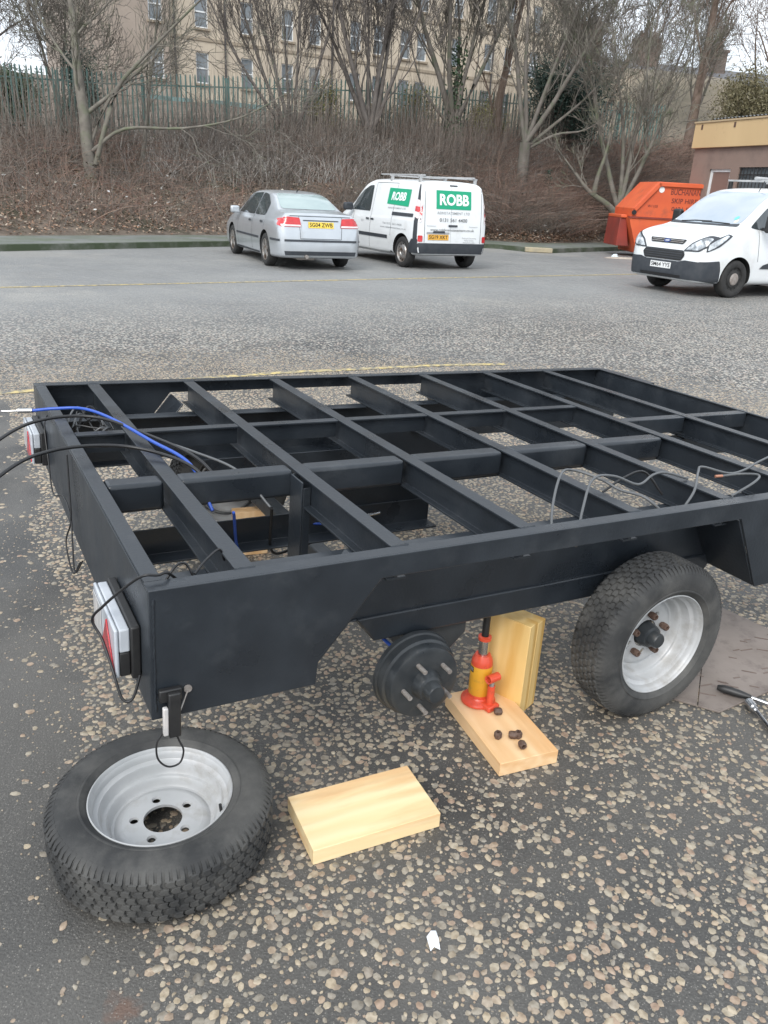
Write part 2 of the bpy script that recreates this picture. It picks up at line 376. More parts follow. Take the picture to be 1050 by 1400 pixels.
def wood_mat(name, a, b_, c_):
    m = bpy.data.materials.new(name); m.use_nodes = True; t = m.node_tree; b = t.nodes['Principled BSDF']; L = t.links.new
    tc = t.nodes.new('ShaderNodeTexCoord'); mp = t.nodes.new('ShaderNodeMapping'); mp.inputs['Scale'].default_value = (.7, 4.0, 9.0); L(tc.outputs['Object'], mp.inputs[0])
    nz = t.nodes.new('ShaderNodeTexNoise'); nz.inputs['Scale'].default_value = 3; nz.inputs['Detail'].default_value = 5; L(mp.outputs[0], nz.inputs[0])
    wv = t.nodes.new('ShaderNodeTexWave'); wv.bands_direction = 'Y'; wv.inputs['Scale'].default_value = 1.6; wv.inputs['Distortion'].default_value = 9; wv.inputs['Detail'].default_value = 3; wv.inputs['Detail Scale'].default_value = 1.2; L(mp.outputs[0], wv.inputs[0])
    r1 = t.nodes.new('ShaderNodeValToRGB'); r1.color_ramp.elements[0].color = (*a, 1); r1.color_ramp.elements[1].color = (*b_, 1); L(wv.outputs[0], r1.inputs[0])
    mx = t.nodes.new('ShaderNodeMixRGB'); r2 = t.nodes.new('ShaderNodeMapRange'); r2.inputs[1].default_value = .50; r2.inputs[2].default_value = .66; L(nz.outputs[0], r2.inputs[0]); L(r2.outputs[0], mx.inputs[0]); L(r1.outputs[0], mx.inputs[1]); mx.inputs[2].default_value = (*c_, 1)
    # a few knots
    vo = t.nodes.new('ShaderNodeTexVoronoi'); vo.inputs['Scale'].default_value = 4.2; vm = t.nodes.new('ShaderNodeMapping'); vm.inputs['Scale'].default_value = (1, 1.6, 1); L(tc.outputs['Object'], vm.inputs[0]); L(vm.outputs[0], vo.inputs[0])
    r3 = t.nodes.new('ShaderNodeMapRange'); r3.inputs[1].default_value = .03; r3.inputs[2].default_value = .075; r3.inputs[3].default_value = .8; r3.inputs[4].default_value = 0; L(vo.outputs['Distance'], r3.inputs[0])
    m2 = t.nodes.new('ShaderNodeMixRGB'); L(r3.outputs[0], m2.inputs[0]); L(mx.outputs[0], m2.inputs[1]); m2.inputs[2].default_value = (c_[0] * .55, c_[1] * .45, c_[2] * .4, 1)
    L(m2.outputs[0], b.inputs['Base Color']); b.inputs['Roughness'].default_value = .55
    bp = t.nodes.new('ShaderNodeBump'); bp.inputs['Distance'].default_value = .0006; L(wv.outputs[0], bp.inputs['Height']); L(bp.outputs[0], b.inputs['Normal'])
    return m
m_wood = wood_mat('pale_pine', (.82, .63, .35), (.86, .69, .42), (.72, .47, .24))
m_wood2 = wood_mat('pinkish_pine', (.76, .50, .27), (.81, .56, .32), (.70, .42, .20))
m_wood3 = wood_mat('honey_pine', (.74, .50, .19), (.79, .56, .24), (.66, .40, .12))

trailer = empty('trailer'); trailer.matrix_world = TM
tag(trailer, 'unfinished blue-black steel flatbed trailer frame, jacked up with one wheel off', 'trailer')
def P(b, name='beam', m=None, bevel=.0015, **k): return b.build(name, m or m_steel, trailer, bevel, **k)
# side plates with the wheel-arch cut-out, top flanges
side = [(0, 0), (0, -.31), (.384, -.312), (.388, -.252), (.542, -.057), (1.813, -.057), (1.966, -.315), (L_, -.315), (L_, 0)]
P(MB().prism(side, 'y', 0, .006), 'side_plate'); P(MB().prism(side, 'y', W_ - .006, W_), 'side_plate')
P(MB().box(.0, L_, .006, .046, -.006, -.0005), 'side_flange'); P(MB().box(.0, L_, W_ - .046, W_ - .006, -.006, -.0005), 'side_flange')
P(MB().prism([(.007, -.305), (W_ - .007, -.275), (W_ - .007, -.0062), (.007, -.0062)], 'x', .0, .006), 'rear_plate')
P(MB().box(.002, .040, .047, W_ - .047, -.0062, -.0008), 'rear_flange')
P(MB().box(L_ - .006, L_, .007, W_ - .007, -.11, -.007), 'front_plate'); P(MB().box(L_ - .018, L_ - .0005, .047, W_ - .047, -.0062, -.0008), 'front_flange')
P(MB().box(L_ - .05, L_ - .0065, .007, W_ - .007, -.11, -.104), 'front_lower_flange')
P(MB().box(L_ + .001, L_ + .05, W_ - .40, W_ - .02, -.06, -.004), 'front_bracket')
# wheel arches: top and closing plates between side plate and chassis rail
for v0, v1 in ((.0065, .1995), (W_ - .1995, W_ - .0065)):
    P(MB().prism([(.39, -.25), (.396, -.252), (.548, -.064), (.541, -.064)], 'y', v0, v1), 'arch_closing_plate')
    P(MB().prism([(1.81, -.064), (1.817, -.064), (1.970, -.313), (1.963, -.313)], 'y', v0, v1), 'arch_closing_plate')
    P(MB().box(.05, .386, v0, v1 - .06, -.309, -.303), 'skirt_floor_plate')
# chassis rails with the deeper lower member
for sgn in (0, 1):
    def V(a, b): return (a, b) if sgn == 0 else (W_ - b, W_ - a)
    a, b = V(.200, .206); P(MB().box(.007, L_ - .007, a, b, -.282, -.094), 'chassis_rail'); a, b = V(.2065, .262); P(MB().box(.007, L_ - .007, a, b, -.1005, -.0945), 'rail_flange')
    a, b = V(.19, .30); P(MB().prism([(.588, -.276), (.645, -.352), (1.94, -.352), (1.99, -.276)], 'y', a, b), 'lower_rail', bevel=.004)
# cross beams (I-section)
US = [.22, .61, 1.0, 1.395, 1.785, 2.175, 2.575]
ib = [(-.0225, 0), (.0225, 0), (.0225, -.006), (.003, -.006), (.003, -.086), (.0275, -.086), (.0275, -.092), (-.0275, -.092), (-.0275, -.086), (-.003, -.086), (-.003, -.006), (-.0225, -.006)]
bme = MB().prism(ib, 'y', .0465, W_ - .0465).mesh('cross_beam')
for u in US:
    o = link('cross_beam', bme, m_steel, trailer, .001); o.location = (u, 0, -.001)
def bead(a, b, r_=.0042, n=14):
    a, b = Vector(a), Vector(b); k = max(4, int((b - a).length / .006)); pts = [a + (b - a) * i / k + Vector((random.uniform(-1, 1), random.uniform(-1, 1), 0)) * .0008 for i in range(k + 1)]
    return MB().tube(pts, [r_ * random.uniform(.75, 1.25) for _ in pts], 6).build('weld_bead', m_steel, trailer, sharp=80)
for u in US:
    bead((u - .024, .0462, -.002), (u + .024, .0462, -.002)); bead((u - .024, W_ - .0462, -.002), (u + .024, W_ - .0462, -.002)); bead((u - .006, .048, -.01), (u - .006, .048, -.085), .003)
bead((.009, .0, -.02), (.009, -.0, -.29), .003)
bead((.55, .1985, -.28), (1.6, .1985, -.28), .003)
# longitudinal members between the cross beams
ends = [.042] + US
for a, b in zip(ends[:-1][:6], ends[1:][:6]):
    a2 = a + (.0235 if a > .1 else 0); b2 = b - .0235
    P(MB().box(a2, b2, .655, .725, -.088, -.0035), 'box_stringer', bevel=.012, seg=4)
    P(MB().box(a2, b2, 1.165, 1.205, -.009, -.003).box(a2, b2, 1.182, 1.188, -.07, -.0091), 'flat_stringer', bevel=.0008)
for a, b in ((US[5], US[6]), (US[6], L_ + .005)):
    P(MB().box(a + .0235, b - .0235, .905, .955, -.07, -.0035), 'centre_stringer', bevel=.003)
# lower centre rail, gusset plate, hanging channel, axle tubes, brackets
P(MB().prism([(.75, -.30), (.821, -.30), (.821, -.21), (.815, -.21), (.815, -.294), (.75, -.294)], 'x', .03, 1.19), 'lower_centre_rail')
P(MB().box(.80, 1.19, .8225, .8285, -.296, -.093), 'gusset_plate')
P(MB().box(.575, .581, .565, .655, -.34, -.012).box(.5815, .605, .565, .571, -.34, -.03).box(.5815, .605, .649, .655, -.34, -.012), 'hanging_channel')
P(MB().box(1.21, 1.60, 1.30, 1.306, -.29, -.10), 'inner_plate')
for u in (.84, 1.685):
    P(MB().box(u - .03, u + .03, .215, W_ - .215, -.485, -.425), 'axle_tube', m_axle, .006)
    for s0 in (.215, W_ - .285):
        P(MB().prism([(u - .10, -.353), (u + .13, -.353), (u + .13, -.40), (u + .035, -.49), (u - .035, -.49), (u - .06, -.40)], 'y', s0 + .0, s0 + .07), 'axle_bracket', m_axle, .003)
    for s0, s1 in ((.165, .213), (W_ - .213, W_ - .165)):
        P(MB().prism([(u - .11, -.485), (u + .03, -.492), (u + .035, -.42), (u - .10, -.43)], 'y', s0, s1), 'trailing_arm', m_axle, .006)
P(MB().box(1.25, 2.97, .90, .96, -.19, -.10), 'drawbar', bevel=.006)
# ---- wheels
def tyre_mesh():
    half = [(.166, .050), (.171, .060), (.1745, .068), (.181, .0745), (.188, .078), (.1905, .0805), (.194, .0805), (.1955, .079), (.215, .0815), (.236, .079), (.2505, .0735), (.2595, .0655), (.2645, .055), (.2665, .045), (.267, 0)]
    prof = half + [(r_, -y) for r_, y in half[:-1][::-1]] + [(.1645, -.04), (.1645, .04)]
    b = MB().lathe(prof, 80, 'y', closed=True)
    NB = 62; st = 2 * math.pi / NB
    for row, yc in enumerate((-.0475, -.0285, -.0095, .0095, .0285, .0475)):
        hw = .0086; off = .5 * st * (row % 2) + (.1 * st if row == 2 else 0)
        for k in range(NB):
            a0 = k * st + off + .012 * math.sin(k * 2.3 + row); ol = [(-.44, -.9), (-.1, -1), (.24, -.9), (.44, -.1), (.30, .9), (.0, 1), (-.36, .9), (-.30, -.05)]
            vs = []
            for rr, sc in ((.2655, 1.0), (.2715, .97), (.2735, .86)):
                for da, dy in ol:
                    a = a0 + da * st * 1.04 * sc; y = yc + dy * hw * sc; r_ = rr - .0018 * (abs(yc + dy * hw) / .056) ** 2
                    vs.append((r_ * math.cos(a), y, r_ * math.sin(a)))
            n = 8; fs = [(i, (i + 1) % n, n + (i + 1) % n, n + i) for i in range(n)] + [(n + i, n + (i + 1) % n, 2 * n + (i + 1) % n, 2 * n + i) for i in range(n)] + [tuple(range(2 * n, 3 * n))]
            b.add(vs, fs)
    for s in (-1, 1):
        for k in range(100):
            a = k * 2 * math.pi / 100; vs = []
            for r_, y in ((.245, .0735), (.2565, .0675), (.266, .0565), (.2695, .0555), (.2605, .0685), (.247, .0755)):
                for da in (-.018, .018): vs.append((r_ * math.cos(a + da), s * y, r_ * math.sin(a + da)))
            b.add(vs, [(0, 1, 3, 2), (2, 3, 5, 4), (4, 5, 7, 6), (6, 7, 9, 8), (8, 9, 11, 10), (10, 11, 1, 0), (0, 2, 4, 6, 8, 10), (1, 3, 5, 7, 9, 11)])
    return b.mesh('tyre')
def rim_mesh():
    b = MB().lathe([(.182, .052), (.1835, .066), (.188, .071), (.1915, .070), (.1915, .066), (.187, .064), (.1815, .060), (.178, .050), (.1765, .041), (.171, .037), (.163, .035), (.160, .028), (.158, .012), (.153, .006), (.144, .004), (.139, -.002), (.136, -.014), (.130, -.021), (.122, -.022), (.115, -.017), (.107, -.0135), (.098, -.012)], 96, 'y')
    b.lathe([(.158, .012), (.157, -.03), (.164, -.038), (.171, -.046), (.176, -.06), (.187, -.064), (.1915, -.066), (.1915, -.070), (.187, -.071)], 96, 'y')
    b.v = [(x * k_, y, z * k_) for (x, y, z), k_ in ((p, (.098 + (math.hypot(p[0], p[2]) - .098) * .815) / math.hypot(p[0], p[2])) for p in b.v)]
    me = b.mesh('rim')
    bm = bmesh.new(); bm.from_mesh(me)
    # centre disc with stud holes and hub bore
    edges = []
    def ring(cx, cz, r_, n, y=-.012):
        vs = [bm.verts.new((cx + r_ * math.cos(2 * math.pi * k / n), y, cz + r_ * math.sin(2 * math.pi * k / n))) for k in range(n)]
        es = [bm.edges.new((vs[k], vs[(k + 1) % n])) for k in range(n)]; edges.extend(es); return vs
    ring(0, 0, .0985, 96); cv = ring(0, 0, .0475, 48); holes = [ring(.07 * math.cos(a), .07 * math.sin(a), .0118, 16) for a in [2 * math.pi * k / 5 for k in range(5)]]
    bmesh.ops.triangle_fill(bm, use_beauty=True, use_dissolve=False, edges=edges)
    for loop, dep, fl in [(cv, -.008, 1.0)] + [(h, -.006, .8) for h in holes]:
        c = sum((v_.co for v_ in loop), Vector()) / len(loop)
        low = [bm.verts.new(c + (v_.co - c) * fl + Vector((0, dep, 0))) for v_ in loop]; n = len(loop)
        for k in range(n): bm.faces.new((loop[k], loop[(k + 1) % n], low[(k + 1) % n], low[k]))
    bmesh.ops.recalc_face_normals(bm, faces=bm.faces); bm.to_mesh(me); bm.free(); return me
TYRE, RIM = tyre_mesh(), rim_mesh()
TYRE.materials.append(m_rubber); RIM.materials.append(m_rim)
def nut_mb(b, c, ax, r0=.0115, h=.024):
    """hexagonal wheel nut with a conical seat, axis along ax"""
    ax = Vector(ax).normalized(); a = ax.orthogonal().normalized(); e = ax.cross(a); c = Vector(c); vs = []; rg = [(0, .72), (.28, 1.0), (.82, 1.0), (1, .8)]
    for t, k in rg:
        for j in range(6): vs.append(c + ax * t * h + (a * math.cos(j * math.pi / 3) + e * math.sin(j * math.pi / 3)) * r0 * k)
    fs = [(i * 6 + j, i * 6 + (j + 1) % 6, (i + 1) * 6 + (j + 1) % 6, (i + 1) * 6 + j) for i in range(3) for j in range(6)] + [tuple(range(6))[::-1]]
    # bored top
    k = len(vs); vs += [c + ax * h + (a * math.cos(j * math.pi / 3) + e * math.sin(j * math.pi / 3)) * r0 * .55 for j in range(6)]; vs += [c + ax * h * .35 + (a * math.cos(j * math.pi / 3) + e * math.sin(j * math.pi / 3)) * r0 * .5 for j in range(6)]
    fs += [(18 + j, 18 + (j + 1) % 6, k + (j + 1) % 6, k + j) for j in range(6)] + [(k + j, k + (j + 1) % 6, k + 6 + (j + 1) % 6, k + 6 + j) for j in range(6)] + [tuple(range(k + 6, k + 12))]
    return b.add(vs, fs)
def make_wheel(parent, loc, rot, phase=0.0, nuts=True, name='wheel'):
    w_ = empty(name, loc, 0, parent); w_.rotation_euler = rot
    t = link('tyre', TYRE, None, w_, sharp=32); r_ = link('rim', RIM, None, w_, sharp=40)
    for q in (t, r_): q.rotation_euler = (0, phase, 0)
    if nuts:
        for k in range(5):
            a = 2 * math.pi * k / 5 + .35; nb = MB(); nut_mb(nb, (.07 * math.cos(a), -.012, .07 * math.sin(a)), (0, 1, 0), .0125, .030); nb.build('wheel_nut', m_rust, w_, .001)
        MB().lathe([(.0, .052), (.022, .051), (.0255, .046), (.026, .022), (.036, .019), (.040, .006), (.042, -.02)], 32, 'y').build('hub_cap', m_axle, w_, sharp=40)
    MB().tube([(.150, .030, .01), (.148, .052, .01)], .004, 8).build('valve', m_blackpl, w_)
    return w_
PI = math.pi
# near front wheel; local +y of the wheel is its outer face, here towards -v
make_wheel(trailer, (1.61, .088, -.471), (0, 0, PI), .4)
for u in (.78, 1.61): make_wheel(trailer, (u, W_ - .088, -.474), (0, 0, 0), .2 + u)
# bare brake drum of the near rear wheel station
drum = MB().lathe([(.0, -.062), (.024, -.061), (.0275, -.055), (.028, -.030), (.0355, -.027), (.043, -.012), (.046, .0), (.098, .001), (.107, .004), (.110, .010), (.1115, .030), (.119, .034), (.1205, .058), (.126, .060), (.1275, .068), (.1275, .073), (.05, .075), (.05, .12)], 64, 'y')
do = drum.build('brake_drum', m_axle, trailer, sharp=38); do.location = (.768, .100, -.462)
for k in range(5):
    a = 2 * PI * k / 5 + .75; b = MB().tube([(.07 * math.cos(a), .004, .07 * math.sin(a)), (.07 * math.cos(a), -.038, .07 * math.sin(a))], .0068, 12)
    o = b.build('wheel_stud', m_dullst, do, sharp=40)
# ---- rear lamps: clear outer lens over red triangle reflector, black base
m_lens = mat('clear_lamp_lens', (.42, .45, .49), (.52, .55, .59), scale=14, rough=.22, spec=.6)
m_red = mat('red_reflector', (.52, .025, .035), (.38, .015, .025), scale=40, rough=.18, spec=.7)
m_amber = mat('grey_lens_bands', (.40, .41, .42), (.55, .52, .50), scale=20, rough=.25)
def rear_lamp(v0, v1, n0, n1, lab):
    r_ = MB().box(-.022, -.001, v0 - .006, v1 + .006, n0 - .004, n1 + .004).build('rear_lamp', m_blackpl, trailer, .004); r_['label'] = lab
    nm_ = n0 * .48 + n1 * .52
    MB().box(-.055, -.046, v0, v1, n0 + .002, n1).build('lamp_lens', m_lens, r_, .004, seg=3)
    MB().box(-.0455, -.0225, v0 + .001, v1 - .001, nm_, n1 - .001).build('lamp_lens_wrap', m_lens, r_, .004, seg=3); MB().box(-.0455, -.0225, v0 + .002, v1 - .002, n0 + .003, nm_ - .001).build('lamp_housing', m_blackpl, r_, .003)
    vm = v0 + .075; h = n1 - n0
    MB().prism([(v0 + .008, n0 + .010), (v0 + .150, n0 + .010), (v0 + .079, n0 + h * .92)], 'x', -.0585, -.0553).build('reflector_triangle', m_red, r_, .001)
    for a, b in ((v0 + .150, v0 + .198), (v0 + .203, v1 - .008)):
        MB().box(-.0575, -.0553, a, b, n0 + .014, n1 - .014).build('lamp_band', m_amber, r_, .001)
rear_lamp(.085, .335, -.245, -.125, 'rear lamp at the corner beside the loose wheel'); rear_lamp(W_ - .335, W_ - .085, -.235, -.115, 'rear lamp at the far corner')
# side marker on its bracket under the near rear corner
mk = MB().box(.014, .062, -.016, -.001, -.262, -.232).box(.030, .056, -.030, -.0165, -.345, -.235).build('marker_lamp', m_blackpl, trailer, .003)
MB().box(.018, .0295, -.029, -.0165, -.338, -.268).build('marker_lens', m_amber, mk, .003)
MB().lathe([(.0, -.004), (.009, -.004), (.009, 0)], 12, 'y', c=(.078, -.0006, -.246)).build('bolt', m_dullst, mk)
MB().tube([(.076, -.006, -.250), (.052, -.024, -.292)], .0018, 6).build('split_pin', m_dullst, mk)
def cable(name, pts, r_, m, n=7, sp=8): return MB().tube(spline(pts, sp), r_, n).build(name, m, trailer, sharp=60)
cable('marker_wire', [(.044, -.02, -.335), (.052, -.022, -.36), (.060, -.028, -.385), (.050, -.032, -.412), (.024, -.032, -.414), (.004, -.028, -.39), (.004, -.022, -.355), (.016, -.02, -.335)], .0022, m_cable)
cable('lamp_wire', [(.10, .10, -.05), (.055, .055, .008), (.03, .045, .012), (.0, .05, .012), (-.03, .09, -.03), (-.065, .14, -.09), (-.085, .17, -.135), (-.070, .145, -.175), (-.06, .09, -.225), (-.05, .055, -.275), (-.03, .045, -.275), (-.01, .055, -.225)], .0032, m_cable)
cable('lamp_wire', [(.045, .06, -.02), (.075, .075, .012), (.10, .085, .010), (.115, .075, -.02)], .0028, m_cable)
cable('lamp_wire', [(.115, .07, -.01), (.15, .10, .006), (.19, .135, .010), (.21, .16, -.03)], .0028, m_cable)
# brake cables and loom lying on the deck
cable('brake_cable', [(-.055, 1.455, .012), (.02, 1.43, .022), (.10, 1.38, .03), (.165, 1.235, .03), (.235, .99, .02), (.30, .76, .005), (.33, .64, -.10)], .0055, m_blue)
cable('brake_cable_end', [(-.10, 1.475, .008), (-.055, 1.455, .012)], .0085, m_chrome); cable('brake_cable_tip', [(-.15, 1.495, .004), (-.10, 1.475, .008)], .0035, m_chrome)
cable('loom_cable', [(-.62, .55, -.22), (-.36, .86, -.06), (-.185, 1.064, .03), (-.041, 1.245, .035), (.119, 1.25, .032), (.24, 1.045, .022), (.33, .80, .012), (.385, .66, -.06)], .0055, m_cable)
cable('loom_cable', [(-.75, .10, -.30), (-.44, .47, -.09), (-.212, .721, .03), (-.068, .862, .045), (.104, .925, .03), (.22, .87, .018), (.30, .74, .005), (.345, .66, -.05)], .0055, m_cable)
cable('loom_cable', [(.25, 1.05, .01), (.34, .88, .008), (.44, .74, -.02), (.50, .62, -.10)], .004, m_cableg)
for k in range(7):
    a = random.uniform(0, 6); c = Vector((.13, 1.42, -.05)); pts = [c + Vector((math.cos(a + q * .9) * random.uniform(.04, .08), math.sin(a + q * .9) * random.uniform(.10, .18), random.uniform(-.05, .05))) for q in range(6)]
    cable('loom_coil', pts, .003, m_cable if k % 3 else m_cableg, 5)
cable('loom_wire', [(.02, 1.60, -.02), (-.015, 1.5, -.05), (-.02, 1.42, -.16), (-.025, 1.30, -.24), (-.012, 1.15, -.20), (-.012, 1.0, -.21), (-.02, .93, -.27), (-.03, .84, -.33), (-.012, .80, -.28)], .0026, m_cable)
cable('loom_wire', [(-.008, 1.02, -.02), (-.01, 1.0, -.12), (-.014, .98, -.22), (-.03, 1.0, -.30), (-.028, .9, -.36), (-.01, .86, -.31)], .0026, m_cable)
cable('loom_wire', [(1.12, .07, -.09), (1.20, .18, -.02), (1.285, .26, .05), (1.37, .30, .045), (1.43, .24, .03), (1.47, .19, .008), (1.50, .12, .006), (1.54, .07, -.03)], .0042, m_cableg)
cable('loom_wire', [(1.20, .06, -.09), (1.28, .14, -.01), (1.36, .20, .05), (1.46, .215, .045), (1.56, .205, .012), (1.64, .225, .03), (1.71, .235, .028), (1.80, .22, .005)], .0042, m_cableg)
cable('loom_wire', [(1.62, .07, -.03), (1.68, .09, .02), (1.78, .17, .045), (1.86, .22, .04), (1.98, .205, .012), (2.08, .22, .012), (2.18, .25, .02), (2.36, .30, .03)], .0042, m_cableg)
cable('loom_wire', [(1.84, .075, -.01), (1.93, .07, .03), (2.0, .11, .035), (1.99, .17, .02), (1.93, .19, .012)], .0042, m_cableg)
cable('loom_wire', [(1.46, .25, -.02), (1.56, .27, .012), (1.66, .28, .02), (1.72, .24, -.05)], .004, m_cable)
cable('wire_end', [(1.93, .19, .012), (1.905, .198, .010)], .005, mat('copper_wire', (.42, .20, .13), rough=.5, metal=.3))
cable('brake_cable', [(.66, .45, -.25), (.70, .30, -.37), (.72, .22, -.40), (.745, .175, -.43)], .0055, m_blue)
cable('brake_cable', [(.40, .66, -.12), (.46, .78, -.30), (.56, .86, -.30), (.66, .84, -.26), (.80, .80, -.26)], .005, m_blue)
cable('brake_cable', [(.52, .66, -.12), (.58, .80, -.33), (.68, .84, -.35), (.84, .85, -.32)], .005, m_cable)
for dv in (0, .03): cable('cable_adjuster', [(.80, .80 - dv, -.26 + dv * .5), (.96, .80 - dv, -.24 + dv * .5)], .007, m_chrome)

# ------------------------------------------------------------------ loose wheel on the tarmac
lw = make_wheel(None, (-.512, 1.566, .0845), (PI / 2, 0, 0), 0, nuts=False, name='loose_wheel')
lw.rotation_euler = (R(90.6), 0, 0)
for c in lw.children:
    if c.name.startswith('tyre') or c.name.startswith('rim'): c.rotation_euler = (0, R(90 - 7 + 180), 0)
tag(lw, 'worn tyre on a silver steel rim lying flat on the tarmac', 'wheel')

# ------------------------------------------------------------------ timber
def plank(name, c, ang, l, wd, t, m, lab, z0=0, upright=False):
    me = MB().box(-l / 2, l / 2, -wd / 2, wd / 2, -t / 2, t / 2).mesh()
    o = link(name, me, m, None, .0013)
    if upright: o.rotation_euler = (0, -PI / 2, ang); o.location = (c[0], c[1], z0 + l / 2)
    else: o.rotation_euler = (0, 0, ang); o.location = (c[0], c[1], z0 + t / 2)
    return tag(o, lab, 'plank', 'pine offcuts round the jack')
plank('wooden_plank', (-.010, 1.679), math.atan2(.154, .32), .356, .202, .046, m_wood, 'pale pine plank lying by itself on the tarmac beside the loose wheel', .002)
plank('wooden_plank', (.397, 2.081), math.atan2(-.332, .141), .362, .197, .045, m_wood2, 'pine plank lying under the bottle jack with wheel nuts on it', .002)
# two boards standing on end; local x is vertical, y is the width, z the thickness
ua = math.atan2(-.61, .79)
wdv = Vector((math.cos(ua), math.sin(ua))); thv = Vector((-wdv.y, wdv.x))
c0 = Vector((.352, 2.268)); 
for k, (mm, lab, dl) in enumerate(((m_wood3, 'upright pine board standing on end, the one nearer the jack', .330), (m_wood3, 'upright pine board standing on end behind another, nearer the tyre', .322))):
    cc = c0 + wdv * .0775 + thv * (.024 + k * .0505)
    o = plank('wooden_plank', cc, 0, dl, .155, .048, mm, lab, .002, True)
    o.rotation_euler = Matrix((( 0, wdv.x, thv.x), (0, wdv.y, thv.y), (1, 0, 0))).to_euler()
o = plank('wooden_plank', (-.60, 3.30), 0, .21, .15, .06, m_wood2, 'short pine block standing under the far side of the trailer frame', .002, True); o.rotation_euler = (0, -PI / 2, R(-70))

# ------------------------------------------------------------------ bottle jack
jk = empty('bottle_jack', (.338, 2.183, .0475), R(-52)); tag(jk, 'orange and yellow bottle jack standing on a plank under the trailer rail', 'jack')
m_jred = mat('orange_red_enamel', (.70, .085, .035), (.60, .065, .03), scale=12, rough=.34, spec=.6, dirt=(.28, .06, .035), dscale=40, dlo=.55, dhi=.75)
m_jyel = mat('yellow_label_enamel', (.68, .34, .025), (.60, .27, .02), scale=10, rough=.42, dirt=(.40, .22, .04), dscale=35, dlo=.55, dhi=.75)
MB().lathe([(0, .001), (.052, .001), (.056, .004), (.056, .010), (.050, .016), (.040, .020), (.036, .026), (0, .026)], 40).build('base', m_jred, jk, sharp=40)
MB().box(.02, .075, -.024, .024, .001, .022).build('pump_foot', m_jred, jk, .006, seg=3)
MB().lathe([(.034, .024), (.034, .150), (.032, .160), (.026, .172), (.024, .176), (0, .176)], 36).build('cylinder_body', m_jred, jk, sharp=40)
MB().lathe([(.0345, .036), (.0349, .037), (.0349, .139), (.0345, .140)], 36).build('label_band', m_jyel, jk)
b = MB()
for a0 in (-2.15, ):
    vs = []
    for z in (.118, .137):
        for k in range(5): a = a0 + k * .15; vs.append((.0353 * math.cos(a), .0353 * math.sin(a), z))
    b.add(vs, [(k, k + 1, k + 6, k + 5) for k in range(4)])
b.build('badge', m_blackpl, jk)
b = MB(); vs = []
for z in (.124, .1265, .130, .1325):
    for k in range(4): a = -2.15 + .06 + k * .16; vs.append((.03555 * math.cos(a), .03555 * math.sin(a), z))
b.add(vs, [(k, k + 1, k + 5, k + 4) for k in range(3)] + [(8 + k, 9 + k, 13 + k, 12 + k) for k in range(3)]).build('badge_lettering', m_lens, jk)
MB().tube([(0, 0, .170), (0, 0, .238)], .0165, 24).build('ram', m_chrome, jk, sharp=40)
MB().lathe([(.0165, .228), (.021, .229), (.021, .240), (.012, .242)], 24).build('ram_collar', m_jred, jk, sharp=40)
MB().tube([(0, 0, .236), (0, 0, .338)], .0115, 20).build('extension_screw', m_blackpl, jk, sharp=40)
MB().lathe([(.0, .334), (.016, .334), (.018, .338), (.018, .346), (0, .347)], 24).build('saddle', m_jred, jk, sharp=40)
MB().tube([(.052, 0, .015), (.052, 0, .085)], .012, 16).build('pump_barrel', m_jred, jk, sharp=40)
MB().tube([(.052, 0, .080), (.052, 0, .105)], .008, 12).build('pump_rod', m_dullst, jk, sharp=40)
MB().lathe([(.014, -.022), (.014, .022), (.010, .022), (.010, -.020), (.014, -.022)], 20, 'y', c=(.054, 0, .115)).build('handle_socket', m_jred, jk, sharp=40)

# ------------------------------------------------------------------ wheel nuts on the plank
NUTS = [((.383, 2.110), 'wheel nut lying by the foot of the bottle jack', (1, .2, 0)), ((.381, 1.993), 'leftmost of the wheel nuts grouped at the near end of the plank', (0, 0, 1)), ((.414, 1.999), 'wheel nut in the middle of the row on the plank', (1, -.1, 0)), ((.443, 2.000), 'rightmost upright wheel nut behind a fallen one on the plank', (0, 0, 1)), ((.4455, 1.966), 'wheel nut nearest the corner of the plank', (.3, -1, 0))]
for (x, y), lab, ax in NUTS:
    b = MB(); up = ax[2] > .5; nut_mb(b, (0, 0, 0), ax, .0125, .024)
    o = b.build('wheel_nut', m_rust, None, .001); zmin = min(v_[2] for v_ in b.v); o.location = (x, y, .0475 - zmin); tag(o, lab, 'nut', 'loose wheel nuts on the plank')

# ------------------------------------------------------------------ card, tools, paper
m_card = mat('brown_card', (.185, .155, .135), (.235, .20, .178), scale=5, rough=.8, bump=.001, bscale=25, dirt=(.12, .095, .085), dscale=12, dlo=.5, dhi=.72)
b = MB().prism([(.99, 2.325), (1.09, 2.28), (1.22, 2.60), (1.10, 2.76)], 'z', .003, .011)
b.add([], [])
card = b.build('cardboard_sheet', m_card, None, .001)
MB().prism([(1.094, 2.279), (1.155, 2.250), (1.42, 2.415), (1.76, 2.62), (1.60, 2.80), (1.42, 3.03), (1.13, 2.80), (1.223, 2.60)], 'z', .003, .010).build('flap', m_card, card, .001)
m_cardm = mat('dark_card_print', (.12, .085, .072), (.18, .14, .12), scale=30, rough=.85)
for k in range(46):
    x, y = random.uniform(1.14, 1.62), random.uniform(2.33, 2.85)
    row = round((x * .55 + y) / .06)
    ang = .35 if row % 2 else -.25; c = Vector((x, y, .0108))
    if (x - 1.14) * .6 + 2.28 > y or y > 2.98 - (x - 1.42) * .9 or y - 2.6 > (x - 1.22) * 1.2: continue
    MB().obox(c, [(math.cos(ang), math.sin(ang), 0), (-math.sin(ang), math.cos(ang), 0), (0, 0, 1)], (random.uniform(.012, .028), .003, .0004)).build('card_groove', m_cardm, card)
tag(card, 'flattened brown card on the tarmac behind the mounted wheel', 'cardboard')
